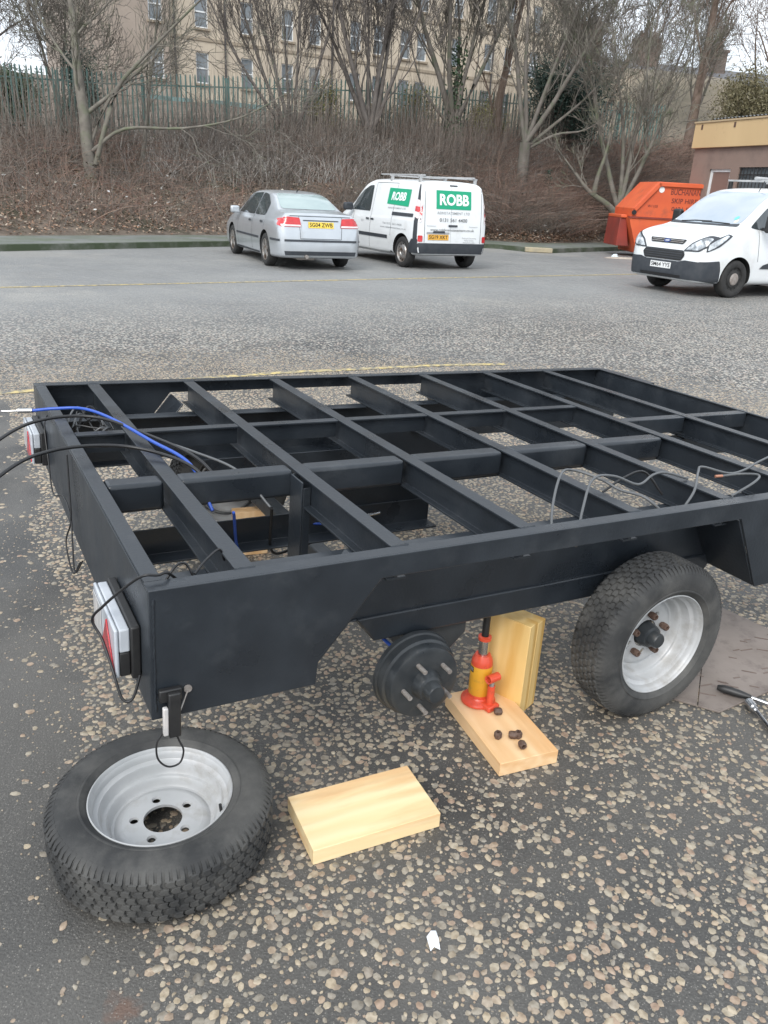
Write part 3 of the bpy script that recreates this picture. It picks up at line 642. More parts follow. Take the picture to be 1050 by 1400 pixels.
rt_ = empty('ratchet', (1.187, 2.368, .028)); tag(rt_, 'ratchet with a black grip and chrome shaft lying on the card', 'ratchet')
MB().tube(spline([(0, 0, 0), (.03, -.016, .001), (.07, -.037, .0), (.098, -.052, .0)], 4), [.008, .011, .0135, .014, .0145, .0145, .014, .0135, .0125, .0115, .010, .009, .007], 16).build('grip', m_blackpl, rt_, sharp=50)
MB().tube([(.096, -.051, 0), (.16, -.088, -.004), (.30, -.17, -.010)], .006, 12).build('shaft', m_chrome, rt_)
MB().lathe([(0, -.012), (.022, -.012), (.022, .012), (0, .012)], 20, 'z', c=(.315, -.178, -.002)).build('ratchet_head', m_chrome, rt_, sharp=40)
sb = empty('socket_bar', (1.272, 2.303, .0175)); tag(sb, 'chrome socket on an extension bar lying beside the ratchet', 'socket')
MB().tube([(0, 0, 0), (.004, -.035, 0)], .0165, 18).build('socket', m_chrome, sb, sharp=40)
MB().tube([(.004, -.034, 0), (.0055, -.05, 0)], .0125, 18).build('socket_neck', m_chrome, sb, sharp=40)
MB().tube([(.0055, -.049, 0), (.02, -.19, -.006)], .0085, 14).build('extension_bar', m_chrome, sb, sharp=40)
b = MB().add([(.150, 1.322, .004), (.160, 1.334, .010), (.172, 1.338, .006), (.176, 1.315, .012), (.180, 1.291, .004), (.166, 1.293, .009), (.158, 1.286, .004), (.160, 1.312, .013)], [(0, 1, 7), (1, 2, 3, 7), (3, 4, 5, 7), (5, 6, 7), (6, 0, 7)])
o = b.build('paper_scrap', mat('white_paper', (.78, .80, .84), rough=.8), None, smooth=False)
so_ = o.modifiers.new('s', 'SOLIDIFY'); so_.thickness = .0015
tag(o, 'small torn scrap of white paper on the near tarmac', 'paper')
# ------------------------------------------------------------------ vehicles
def pchip(x, y, xs):
    x = np.array(x, float); y = np.array(y, float); h = np.diff(x); d = np.diff(y) / h; m_ = np.zeros_like(y)
    for i in range(1, len(x) - 1):
        if d[i - 1] * d[i] > 0:
            w1 = 2 * h[i] + h[i - 1]; w2 = h[i] + 2 * h[i - 1]; m_[i] = (w1 + w2) / (w1 / d[i - 1] + w2 / d[i])
    m_[0], m_[-1] = d[0], d[-1]
    k = np.clip(np.searchsorted(x, xs) - 1, 0, len(x) - 2); t = (xs - x[k]) / h[k]
    return (2 * t ** 3 - 3 * t ** 2 + 1) * y[k] + (t ** 3 - 2 * t ** 2 + t) * h[k] * m_[k] + (-2 * t ** 3 + 3 * t ** 2) * y[k + 1] + (t ** 3 - t ** 2) * h[k] * m_[k + 1]
def catmull2(pts, n):
    q = spline([(p[0], p[1], 0) for p in pts], n); return [(v_.x, v_.y) for v_ in q]
def loft_body(st, nx=90, ns=4, round_=1.0):
    """st rows: x, zb, zbelt, zroof, wmid, wbelt, wroof -> closed body mesh (x forward, y left)"""
    st = sorted(st); A = np.array(st, float)
    xs = np.unique(np.concatenate([A[:, 0], np.linspace(A[0, 0], A[-1, 0], nx)]))
    C = [pchip(A[:, 0], A[:, k], xs) for k in range(1, 7)]
    rings = []
    for i, x in enumerate(xs):
        zb, zl, zr, wm, wl, wr = [c[i] for c in C]; H = zl - zb; G = zr - zl
        half = [(wm * .80, zb), (wm * .95, zb + .05 * H), (wm * .985, zb + .22 * H), (wm, zb + .48 * H), (wm * .992, zb + .72 * H), (wl * .5 + wm * .5, zb + .90 * H), (wl, zl),
                (wl + (wr - wl) * .42, zl + G * .42), (wr + (wl - wr) * .14, zl + G * .82), (wr * .93, zr - G * .035 - .012), (wr * .55, zr - .006), (0, zr)]
        h = catmull2(half, ns); h = [(max(0, a), b) for a, b in h]
        ring = [(x, a, b) for a, b in h] + [(x, -a, b) for a, b in h[::-1][1:]]
        rings.append(ring)
    n = len(rings[0]); b = MB(); vs = [p for r_ in rings for p in r_]; k = len(rings)
    fs = [(i * n + j, i * n + (j + 1) % n, (i + 1) * n + (j + 1) % n, (i + 1) * n + j) for i in range(k - 1) for j in range(n)]
    fs += [tuple(range(n)), tuple(range((k - 1) * n, k * n))]
    b.add(vs, fs); return b.mesh('body')
def cut_arches(me, cuts):
    """boolean wheel wells: cuts = (x, z, r, y0, y1)"""
    ob = bpy.data.objects.new('t', me); COL.objects.link(ob); tmp = []
    for x, z, r_, y0, y1 in cuts:
        c = MB().lathe([(r_, y0), (r_, y1)], 40, 'y', c=(x, 0, z)); c.f += [tuple(range(40)), tuple(range(40, 80))]
        co = bpy.data.objects.new('c', c.mesh()); COL.objects.link(co); tmp.append(co)
        md = ob.modifiers.new('b', 'BOOLEAN'); md.object = co; md.operation = 'DIFFERENCE'; md.solver = 'EXACT'
    dg = bpy.context.evaluated_depsgraph_get(); ev = ob.evaluated_get(dg); out = bpy.data.meshes.new_from_object(ev)
    bpy.data.objects.remove(ob)
    for co in tmp: bpy.data.objects.remove(co)
    return out
class Shell:
    def __init__(s, me): s.bvh = BVHTree.FromPolygons([v_.co for v_ in me.vertices], [tuple(p.vertices) for p in me.polygons])
    def hit(s, view, a, b, off):
        o, d = {'rear': (Vector((-9, a, b)), Vector((1, 0, 0))), 'front': (Vector((9, a, b)), Vector((-1, 0, 0))), 'left': (Vector((a, 9, b)), Vector((0, -1, 0))), 'right': (Vector((a, -9, b)), Vector((0, 1, 0))), 'top': (Vector((a, b, 9)), Vector((0, 0, -1)))}[view]
        h = s.bvh.ray_cast(o, d)
        if h[0] is None:
            q = s.bvh.find_nearest(o + d * 8.0)[0]; return q - d * off
        return h[0] + (h[1] if h[1].dot(d) < 0 else -h[1]) * off * .5 - d * off * .5
    def patch(s, view, poly, off=.006, step=.05):
        bm = bmesh.new(); bm.faces.new([bm.verts.new((p[0], p[1], 0)) for p in poly])
        for ax in (0, 1):
            lo, hi = min(p[ax] for p in poly), max(p[ax] for p in poly); k = max(1, int((hi - lo) / step))
            for i in range(1, k):
                co = [0, 0, 0]; no = [0, 0, 0]; co[ax] = lo + (hi - lo) * i / k; no[ax] = 1
                bmesh.ops.bisect_plane(bm, geom=bm.verts[:] + bm.edges[:] + bm.faces[:], plane_co=co, plane_no=no)
        for v_ in bm.verts: v_.co = s.hit(view, v_.co.x, v_.co.y, off)
        me = bpy.data.meshes.new('p'); bm.to_mesh(me); bm.free(); return me
def rpoly(pts, r_=.03, n=4):
    """round the corners of a polygon"""
    out = []; k = len(pts)
    for i in range(k):
        p0, p1, p2 = Vector(pts[i - 1]), Vector(pts[i]), Vector(pts[(i + 1) % k]); a = (p0 - p1); b = (p2 - p1); rr = min(r_, a.length * .45, b.length * .45)
        A = p1 + a.normalized() * rr; Bq = p1 + b.normalized() * rr
        for j in range(n + 1):
            t = j / n; q = A * (1 - t) ** 2 + p1 * 2 * t * (1 - t) + Bq * t * t; out.append((q.x, q.y))
    return out
def text_mesh(s, height, bold=0.0, align='CENTER', spacing=1.0, xs=1.0):
    c = bpy.data.curves.new('t', 'FONT'); c.body = s; c.size = 1; c.align_x = align; c.align_y = 'CENTER'; c.offset = bold; c.space_character = spacing; c.resolution_u = 3
    ob = bpy.data.objects.new('t', c); COL.objects.link(ob); dg = bpy.context.evaluated_depsgraph_get()
    me = bpy.data.meshes.new_from_object(ob.evaluated_get(dg)); bpy.data.objects.remove(ob)
    hh = height / .73
    for v_ in me.vertices: v_.co = Vector((v_.co.x * hh * xs, v_.co.y * hh, 0))
    return me
def text_on(sh, view, s, ca, cb, height, m, parent, name='lettering', off=.010, bold=.0, xs=1.0, shear=0.0, width=None, rot=0.0):
    me = text_mesh(s, height, bold, xs=xs)
    fl = -1 if view in ('rear', 'left') else 1      # reading direction: rear -> -y runs right; left side -> -x runs right
    if width:
        w0 = max(v_.co.x for v_ in me.vertices) - min(v_.co.x for v_ in me.vertices); k = width / w0
        for v_ in me.vertices: v_.co.x *= k
    for v_ in me.vertices: v_.co = sh.hit(view, ca + fl * (v_.co.x + v_.co.y * shear), cb + v_.co.y + v_.co.x * rot, off)
    return link(name, me, m, parent, smooth=False)
m_glass = mat('car_glass', (.035, .045, .05), (.05, .06, .065), scale=2, rough=.06, spec=.9, coat=.5)
m_silver = mat('silver_car_paint', (.50, .53, .56), (.54, .57, .60), scale=3, rough=.28, metal=.55, coat=.5, dirt=(.40, .40, .39), dscale=2, dlo=.55, dhi=.8)
m_white = mat('white_van_paint', (.76, .78, .79), (.70, .72, .73), scale=2, rough=.3, coat=.4, dirt=(.55, .55, .53), dscale=1.6, dlo=.55, dhi=.85)
m_trim = mat('dark_grey_trim', (.032, .038, .047), (.045, .05, .058), scale=10, rough=.55)
m_ctyre = mat('car_tyre', (.02, .02, .02), (.032, .031, .03), scale=10, rough=.8)
m_alloy = mat('alloy', (.46, .46, .46), (.33, .30, .27), scale=12, rough=.35, metal=.7, dirt=(.20, .13, .09), dscale=9, dlo=.45, dhi=.7)
m_plate_y = mat('yellow_plate', (.78, .56, .07), rough=.4); m_plate_w = mat('white_plate', (.75, .76, .76), rough=.4)
m_black = mat('lettering_black', (.015, .015, .016), rough=.5); m_greyt = mat('lettering_grey', (.33, .34, .35), rough=.5); m_dgrey = mat('lettering_dark_grey', (.12, .125, .13), rough=.5)
m_tail = mat('tail_lamp_red', (.58, .03, .035), (.45, .02, .025), scale=9, rough=.15, coat=.6); m_tailw = mat('tail_lamp_clear', (.70, .55, .55), (.75, .70, .70), scale=9, rough=.2)
m_well = mat('wheel_well', (.012, .012, .012), rough=.9); m_lamp = mat('head_lamp', (.16, .18, .20), (.62, .66, .70), scale=9, rough=.12, coat=.7, lo=.4, hi=.6)
m_green = mat('green_vinyl', (.0, .33, .17), rough=.35); m_whitet = mat('white_vinyl', (.82, .84, .84), rough=.4); m_orangepl = mat('orange_plate', (.75, .40, .06), rough=.4)
def car_wheel(car, x, y, r_, wd, style, sgn):
    """tyre mesh with rim as sub-part; sgn +1 = left side (outer face +y)"""
    w_ = MB().lathe([(r_ * .66, wd * .46), (r_ * .72, wd * .5), (r_ * .88, wd * .5), (r_ * .97, wd * .42), (r_, wd * .3), (r_, -wd * .3), (r_ * .97, -wd * .42), (r_ * .88, -wd * .5), (r_ * .66, -wd * .5)], 40, 'y', closed=True).build('wheel', m_ctyre, car, sharp=40)
    w_.location = (x, y, r_); w_.rotation_euler = (0, 0, 0 if sgn > 0 else PI)
    rr = r_ * .67; o = wd * .46
    if style == 'alloy':
        b = MB().lathe([(rr, o), (rr * .93, o - .004), (rr * .90, o - .03), (rr * .88, -.05)], 36, 'y'); b.build('rim', m_alloy, w_, sharp=40)
        MB().lathe([(rr * .9, -.03), (.02, -.03)], 30, 'y').build('rim_back', m_well, w_)
        for k in range(5):
            a = 2 * PI * k / 5 + .3; d = Vector((math.cos(a), 0, math.sin(a))); t = Vector((-d.z, 0, d.x))
            MB().add([d * .03 + t * .045 + Vector((0, o - .012, 0)), d * .03 - t * .045 + Vector((0, o - .012, 0)), d * rr * .95 - t * .03 + Vector((0, o - .006, 0)), d * rr * .95 + t * .03 + Vector((0, o - .006, 0)),
                      d * .03 + t * .045 + Vector((0, o - .04, 0)), d * .03 - t * .045 + Vector((0, o - .04, 0)), d * rr * .95 - t * .03 + Vector((0, o - .04, 0)), d * rr * .95 + t * .03 + Vector((0, o - .04, 0))],
                     [(0, 1, 2, 3), (0, 1, 5, 4), (1, 2, 6, 5), (2, 3, 7, 6), (3, 0, 4, 7)]).build('spoke', m_alloy, w_, .004)
        MB().lathe([(.0, o - .006), (.04, o - .008), (.05, o - .02)], 20, 'y').build('centre_cap', m_alloy, w_)
    else:
        MB().lathe([(rr, o), (rr * .95, o - .004), (rr * .90, o - .03), (rr * .74, o - .032), (rr * .66, o - .012), (rr * .5, o - .006), (rr * .42, o + .002), (rr * .30, o + .004), (rr * .26, o - .01), (0, o - .012)], 36, 'y').build('rim', m_alloy if style == 'steel' else m_ctyre, w_, sharp=30)
        for k in range(12):
            a = 2 * PI * k / 12; MB().tube([(rr * .82 * math.cos(a), o - .034, rr * .82 * math.sin(a)), (rr * .82 * math.cos(a), o - .029, rr * .82 * math.sin(a))], .018, 10).build('rim_hole', m_well, w_)
        if style == 'van': MB().lathe([(0, o + .012), (rr * .36, o + .012), (rr * .46, o + .004), (rr * .5, o - .008)], 24, 'y').build('centre_cap', mat('cap_grey', (.30, .27, .25), (.20, .17, .15), scale=20, rough=.5), w_)
    return w_
def finish_car(car, me, m, cuts):
    sh = Shell(me); body = cut_arches(me, cuts); body.materials.clear(); body.materials.append(m); body.materials.append(m_well)
    ws = [(c[0], c[1], c[2]) for c in cuts]
    for p in body.polygons:
        c = p.center
        for x, z, r_ in ws:
            if math.hypot(c.x - x, c.z - z) < r_ + .004 and abs(c.y) < .98 and (math.hypot(c.x - x, c.z - z) < r_ - .02 or abs(p.normal.y) < .3):
                if abs(p.normal.y) < .5 or math.hypot(c.x - x, c.z - z) < r_ - .02: p.material_index = 1
    link('body', body, None, car, sharp=28); return sh
def part(sh, car, name, view, poly, m, off=.006, step=.06): return link(name, sh.patch(view, poly, off, step), m, car, sharp=60)
def line(sh, car, view, a, b, wd=.008, m=None, off=.004, name='panel_gap'):
    a, b = Vector(a), Vector(b); t = (b - a).normalized(); n = Vector((-t.y, t.x)) * wd / 2
    return part(sh, car, name, view, [tuple(a + n), tuple(b + n), tuple(b - n), tuple(a - n)], m or m_trim, off, .08)
def mirror_pod(car, x, y, z, m, s=1, big=1.0):
    b = MB().obox((0, 0, 0), [(1, 0, 0), (0, 1, 0), (0, 0, 1)], (.06 * big, .10 * big, .075 * big)); o = b.build('door_mirror', m, car, .04 * big, seg=4); o.location = (x, y, z); return o

# ---- silver saloon
car = empty('parked_car', (-1.92, 17.27, 0), R(115)); tag(car, 'silver four-door saloon parked nose to the bank with red tail lamps', 'car')
#     x     zb   zbelt zroof wmid  wbelt wroof
SA = [(-.955, .34, .50, .54, .62, .60, .50), (-.93, .27, .66, .74, .74, .71, .60), (-.895, .24, .80, .93, .80, .75, .64), (-.85, .23, .87, 1.035, .835, .77, .67), (-.78, .22, .90, 1.06, .855, .785, .675), (-.50, .20, .925, 1.075, .872, .80, .67), (-.30, .19, .93, 1.10, .875, .80, .655), (0.0, .18, .935, 1.225, .876, .80, .60), (.30, .18, .935, 1.345, .876, .80, .565), (.6, .17, .935, 1.405, .876, .80, .555), (1.1, .17, .93, 1.435, .876, .80, .56), (1.55, .17, .92, 1.425, .876, .80, .57), (1.85, .17, .915, 1.365, .876, .80, .59), (2.2, .17, .91, 1.19, .876, .795, .63), (2.55, .18, .90, 1.00, .874, .79, .68), (2.75, .18, .875, .965, .87, .78, .68), (3.15, .19, .82, .91, .855, .75, .64), (3.45, .20, .73, .83, .81, .69, .58), (3.60, .22, .62, .72, .72, .60, .50), (3.68, .30, .52, .58, .52, .46, .40)]
sh = finish_car(car, loft_body(SA), m_silver, [(0, .33, .365, .56, 1.2), (0, .33, .365, -1.2, -.56), (2.675, .33, .365, .56, 1.2), (2.675, .33, .365, -1.2, -.56)])
for x in (0, 2.675):
    for s in (1, -1): car_wheel(car, x, s * .765, .316, .205, 'alloy', s)
part(sh, car, 'rear_window', 'rear', rpoly([(-.60, 1.105), (.60, 1.105), (.50, 1.375), (-.50, 1.375)], .08), mat('pale_rear_glass', (.30, .38, .37), (.24, .31, .31), scale=1.5, rough=.10, spec=.9, coat=.5), .008, .05)  # rear glass has a pale grey-green base colour
part(sh, car, 'windscreen', 'front', rpoly([(-.66, 1.02), (.66, 1.02), (.52, 1.375), (-.52, 1.375)], .08), m_glass, .008, .05)
for s in ('left', 'right'):
    part(sh, car, 'side_window', s, rpoly([(.98, .945), (2.28, .945), (1.93, 1.23), (1.68, 1.345), (1.0, 1.375)], .05), m_glass, .006, .05)
    part(sh, car, 'side_window', s, rpoly([(.18, .955), (.93, .945), (.95, 1.375), (.62, 1.345), (.25, 1.18)], .07), m_glass, .006, .05)
    for a, b in (((.955, .28), (.955, .94)), ((2.12, .30), (2.12, .93)), ((.10, .62), (.10, .93)), ((.36, .28), (.20, .62))): line(sh, car, s, a, b)
    part(sh, car, 'rubbing_strip', s, [(.42, .505), (2.2, .505), (2.2, .545), (.42, .545)], m_trim, .012)
    part(sh, car, 'sill_trim', s, [(.42, .215), (2.25, .215), (2.25, .25), (.42, .25)], m_trim, .008)
    part(sh, car, 'door_handle', s, rpoly([(1.05, .80), (1.22, .80), (1.22, .84), (1.05, .84)], .015), m_trim, .02); part(sh, car, 'door_handle', s, rpoly([(.20, .815), (.36, .815), (.36, .855), (.20, .855)], .015), m_trim, .02)
    sg = 1 if s == 'left' else -1
    mirror_pod(car, 2.13, sg * .93, .985, m_silver)
    part(sh, car, 'tail_light', 'rear', rpoly([(sg * .40, .80), (sg * .80, .805), (sg * .80, .93), (sg * .69, .985), (sg * .43, .97)], .03), m_tail, .012, .04)
    part(sh, car, 'tail_light_clear_band', 'rear', [(sg * .41, .812), (sg * .79, .815), (sg * .79, .845), (sg * .42, .842)], m_tailw, .016, .05)
    part(sh, car, 'tail_light', s, rpoly([(-.90, .805), (-.72, .83), (-.72, .93), (-.86, .955)], .02), m_tail, .012, .04)
part(sh, car, 'bumper_strip', 'rear', [(-.74, .535), (.74, .535), (.74, .575), (-.74, .575)], m_trim, .014, .06)
for s_ in (1, -1): part(sh, car, 'bumper_strip', 'left' if s_ > 0 else 'right', [(-.88, .535), (-.42, .535), (-.42, .575), (-.88, .575)], m_trim, .012, .06)
part(sh, car, 'lower_bumper', 'rear', [(-.72, .285), (.72, .285), (.74, .36), (-.74, .36)], m_trim, .012, .06)
part(sh, car, 'boot_panel', 'rear', rpoly([(-.385, .60), (.385, .60), (.40, .90), (-.40, .90)], .04), m_silver, .006, .06)
part(sh, car, 'boot_chrome_strip', 'rear', [(-.36, .918), (.36, .918), (.36, .932), (-.36, .932)], m_trim, .014, .06)
pl = part(sh, car, 'number_plate', 'rear', [(-.26, .79), (.26, .79), (.26, .90), (-.26, .90)], m_plate_y, .016, .1)
text_on(sh, 'rear', 'SG04 ZWB', 0, .845, .075, m_black, pl, 'plate_characters', .019, .012, width=.47)
line(sh, car, 'rear', (-.62, 1.0), (.62, 1.0), .012); line(sh, car, 'rear', (-.42, .59), (.42, .59), .010); line(sh, car, 'rear', (.42, .59), (.44, .99), .008); line(sh, car, 'rear', (-.42, .59), (-.44, .99), .008)
MB().tube([(-.80, .30, .27), (-1.0, .30, .26)], .035, 14).build('exhaust', m_dullst, car); MB().obox((-.62, .25, .25), [(1, 0, 0), (0, 1, 0), (0, 0, 1)], (.18, .20, .07)).build('silencer', m_dullst, car, .05, seg=3)
MB().tube([(.62, 0, 1.41), (.55, 0, 1.45)], .012, 8).build('roof_aerial', m_black, car)

# ---- white company van seen from behind
van = empty('parked_van', (.82, 18.72, 0), R(120)); tag(van, 'small white panel van with green sign panels beside the silver saloon', 'van')
KA = [(-.645, .46, .52, .55, .76, .74, .66), (-.635, .38, .62, .80, .80, .78, .72), (-.615, .32, .90, 1.10, .855, .84, .78), (-.585, .31, 1.0, 1.40, .875, .855, .77), (-.55, .30, 1.02, 1.62, .885, .86, .75), (-.50, .29, 1.03, 1.735, .89, .862, .74), (-.42, .28, 1.04, 1.775, .893, .865, .735), (-.2, .26, 1.04, 1.79, .9, .868, .73), (.4, .24, 1.04, 1.80, .905, .87, .725), (1.2, .22, 1.03, 1.80, .908, .87, .72), (1.7, .22, 1.02, 1.785, .908, .87, .71), (2.0, .22, 1.01, 1.72, .908, .87, .70), (2.3, .22, 1.0, 1.55, .905, .865, .70), (2.62, .22, .99, 1.28, .90, .86, .72), (2.85, .22, .97, 1.12, .89, .85, .74), (3.1, .23, .94, 1.05, .875, .82, .72), (3.35, .24, .85, .97, .83, .76, .66), (3.5, .26, .70, .82, .74, .68, .58), (3.57, .32, .58, .66, .58, .54, .46)]
sh = finish_car(van, loft_body(KA), m_white, [(0, .33, .375, .56, 1.3), (0, .33, .375, -1.3, -.56), (2.697, .33, .37, .56, 1.3), (2.697, .33, .37, -1.3, -.56)])
for x in (0, 2.697):
    for s in (1, -1): car_wheel(van, x, s * .785, .318, .195, 'steel', s)
part(sh, van, 'windscreen', 'front', rpoly([(-.70, 1.14), (.70, 1.14), (.60, 1.66), (-.60, 1.66)], .1), m_glass, .008, .06)
part(sh, van, 'rear_bumper', 'rear', rpoly([(-.86, .335), (.86, .335), (.86, .55), (-.86, .55)], .03), m_trim, .014, .06)
for s in ('left', 'right'):
    sg = 1 if s == 'left' else -1
    part(sh, van, 'cab_window', s, rpoly([(1.55, 1.085), (2.62, 1.085), (2.40, 1.33), (2.12, 1.52), (1.82, 1.625), (1.60, 1.64)], .05), m_glass, .007, .05)
    part(sh, van, 'side_bumper', s, rpoly([(-.61, .335), (-.30, .335), (-.33, .52), (-.42, .62), (-.61, .64)], .03), m_trim, .012, .05)
    part(sh, van, 'corner_pillar_trim', s, rpoly([(-.60, .62), (-.47, .62), (-.45, 1.35), (-.40, 1.70), (-.44, 1.70), (-.53, 1.45), (-.585, 1.0)], .02), m_trim, .009, .05)
    part(sh, van, 'tail_light', s, rpoly([(-.60, 1.02), (-.45, 1.06), (-.40, 1.32), (-.46, 1.41), (-.555, 1.38)], .04), m_tailw, .014, .04)
    part(sh, van, 'tail_light', s, [(-.595, 1.15), (-.43, 1.17), (-.425, 1.27), (-.575, 1.26)], m_tail, .017, .04)
    part(sh, van, 'tail_light', 'rear', rpoly([(sg * .80, .96), (sg * .875, .96), (sg * .87, 1.40), (sg * .805, 1.42), (sg * .775, 1.2)], .03), m_tailw, .014, .04)
    part(sh, van, 'tail_light', 'rear', [(sg * .785, 1.13), (sg * .87, 1.13), (sg * .87, 1.27), (sg * .785, 1.27)], m_tail, .017, .04)
    part(sh, van, 'rear_reflector', 'rear', rpoly([(sg * .76, .575), (sg * .86, .575), (sg * .86, .70), (sg * .76, .70)], .02), m_tail, .014, .05)
    part(sh, van, 'slide_rail', s, [(-.38, 1.045), (.52, 1.045), (.52, 1.115), (-.38, 1.115)], m_trim, .010, .08)
    part(sh, van, 'rubbing_strip', s, [(.62, .555), (2.22, .555), (2.22, .625), (.62, .625)], m_trim, .012, .08)
    part(sh, van, 'sill_trim', s, [(.42, .235), (2.28, .235), (2.28, .275), (.42, .275)], m_trim, .006, .08)
    for a, b in (((1.47, .32), (1.47, 1.70)), ((.50, .62), (.50, 1.70)), ((2.35, .34), (2.35, 1.04)), ((.50, 1.70), (1.47, 1.70))): line(sh, van, s, a, b, .009)
    for x0 in (1.30, 1.52): part(sh, van, 'door_handle', s, rpoly([(x0, .905), (x0 + .15, .905), (x0 + .15, .94), (x0, .94)], .012), m_trim, .02, .06)
    mirror_pod(van, 2.42, sg * 1.0, 1.15, m_trim, big=1.15)
    sp = part(sh, van, 'sign_panel', s, [(-.12, 1.24), (.83, 1.27), (.83, 1.60), (-.12, 1.585)] if sg > 0 else [(-.12, 1.24), (.83, 1.24), (.83, 1.60), (-.12, 1.60)], m_green, .008, .08)
    text_on(sh, s, 'ROBB', .355, 1.425, .165, m_whitet, sp, 'lettering', .013, .035, width=.62, shear=.18)
    text_on(sh, s, 'REINSTATEMENT LTD', .36, 1.19, .035, m_greyt, van, 'small_lettering', .008, .005, width=.78)
    text_on(sh, s, 'Tel: 0131 561 4400', .45, .865, .040, m_greyt, van, 'small_lettering', .008, .004, width=.85); text_on(sh, s, 'www.robbreinstatement.co.uk', .40, .79, .038, m_greyt, van, 'small_lettering', .008, .004, width=1.15)
    text_on(sh, s, '0131', 1.85, .87, .045, m_greyt, van, 'small_lettering', .008, .004)
line(sh, van, 'rear', (-.715, .56), (-.715, 1.72), .010); line(sh, van, 'rear', (.715, .56), (.715, 1.72), .010); line(sh, van, 'rear', (.06, .56), (.06, 1.72), .006, m_greyt)
part(sh, van, 'number_plate_recess', 'rear', rpoly([(.09, .735), (.66, .735), (.66, .775), (.09, .775)], .01), m_greyt, .008, .1)
part(sh, van, 'plate_light', 'rear', rpoly([(.20, .755), (.52, .755), (.50, .795), (.22, .795)], .01), m_trim, .016, .1)
pl = part(sh, van, 'number_plate', 'rear', [(.11, .615), (.63, .615), (.63, .725), (.11, .725)], m_orangepl, .012, .1)
text_on(sh, 'rear', 'SG19 XKT', .37, .67, .075, m_black, pl, 'plate_characters', .016, .01, width=.47)
sp = part(sh, van, 'sign_panel', 'rear', [(-.44, 1.235), (.44, 1.235), (.44, 1.60), (-.44, 1.60)], m_green, .008, .06)
text_on(sh, 'rear', 'ROBB', 0, 1.41, .215, m_whitet, sp, 'lettering', .013, .035, width=.74)
text_on(sh, 'rear', 'REINSTATEMENT LTD', 0, 1.155, .055, m_greyt, van, 'small_lettering', .009, .004, width=.82)
text_on(sh, 'rear', '0131 561 4400', 0, 1.015, .075, m_dgrey, van, 'small_lettering', .009, .006, width=.70)
text_on(sh, 'rear', 'www.robbreinstatement.co.uk', .02, .82, .055, m_dgrey, van, 'small_lettering', .009, .004, width=1.12)
for k, (y0, z0, ww) in enumerate(((.55, .895, .22), (-.52, .895, .22), (-.42, .665, .36), (-.42, .62, .24), (-.42, .575, .30))): text_on(sh, 'rear', 'Reinstatement' if k < 2 else 'Painting & Decorating', y0, z0, .028, m_greyt, van, 'small_lettering', .009, .003, width=ww)
part(sh, van, 'door_handle', 'rear', rpoly([(-.10, .885), (.13, .885), (.13, .925), (-.10, .925)], .015), m_trim, .022, .06)
part(sh, van, 'high_brake_light', 'rear', rpoly([(-.10, 1.685), (.10, 1.685), (.10, 1.71), (-.10, 1.71)], .01), m_trim, .012, .06)
for x in (-.30, .9):
    MB().box(x - .025, x + .025, -.74, .74, 1.835, 1.86).box(x - .03, x + .03, -.72, -.66, 1.74, 1.835).box(x - .03, x + .03, .66, .72, 1.74, 1.835).build('roof_bar', m_rim, van, .006)
MB().box(-.36, 1.5, .60, .65, 1.861, 1.89).box(-.36, 1.5, -.65, -.60, 1.861, 1.89).build('ladder_rail', m_rim, van, .006)

# ---- white van facing the camera
fv = empty('parked_van', (5.83, 16.47, 0), R(-151.5)); tag(fv, 'large white panel van facing the trailer at the right edge', 'van')
TA = [(.93, .36, .50, .56, .50, .46, .40), (.91, .30, .66, .74, .72, .68, .60), (.86, .27, .80, .92, .84, .80, .70), (.80, .25, .93, 1.04, .905, .88, .80), (.66, .24, 1.0, 1.11, .955, .93, .84), (.40, .23, 1.07, 1.18, .98, .955, .86), (.14, .22, 1.12, 1.235, .985, .955, .85), (-.02, .22, 1.14, 1.30, .988, .95, .82), (-.30, .22, 1.16, 1.50, .99, .95, .80), (-.62, .22, 1.18, 1.735, .99, .95, .79), (-.92, .22, 1.19, 1.885, .99, .95, .785), (-1.12, .22, 1.20, 1.935, .99, .95, .785), (-1.5, .22, 1.20, 1.965, .99, .95, .79), (-2.6, .24, 1.20, 1.97, .99, .95, .80), (-3.7, .28, 1.20, 1.96, .98, .945, .80), (-3.95, .32, 1.18, 1.92, .96, .93, .79), (-4.02, .42, .9, 1.1, .90, .88, .76)]
sh = finish_car(fv, loft_body(TA), m_white, [(0, .345, .395, .60, 1.3), (0, .345, .395, -1.3, -.60), (-2.933, .345, .40, .60, 1.3), (-2.933, .345, .40, -1.3, -.60)])
for x in (0, -2.933):
    for s in (1, -1): car_wheel(fv, x, s * .865, .338, .215, 'van', s)
m_screen = mat('windscreen_glass', (.30, .36, .42), (.40, .44, .50), scale=1.2, rough=.08, spec=.9, coat=.6)  # reflection painted in as a pale blue-grey glass colour
part(sh, fv, 'windscreen', 'front', rpoly([(-.80, 1.30), (-.40, 1.275), (.40, 1.275), (.80, 1.30), (.70, 1.87), (-.70, 1.87)], .10), m_screen, .010, .05)
part(sh, fv, 'scuttle', 'front', rpoly([(-.82, 1.255), (.82, 1.255), (.80, 1.305), (.40, 1.283), (-.40, 1.283), (-.80, 1.305)], .02), m_trim, .012, .05)
b = MB().tube([sh.hit('front', y, z, .02) for y, z in ((-.55, 1.285), (-.25, 1.31), (.15, 1.315))], .012, 6).tube([sh.hit('front', y, z, .02) for y, z in ((.60, 1.29), (.30, 1.30), (-.05, 1.30))], .012, 6); b.build('wiper_blades', m_black, fv)
part(sh, fv, 'front_bumper', 'front', rpoly([(-.93, .30), (.93, .30), (.96, .62), (.55, .635), (.42, .60), (-.42, .60), (-.55, .635), (-.96, .62)], .03), m_trim, .012, .05)
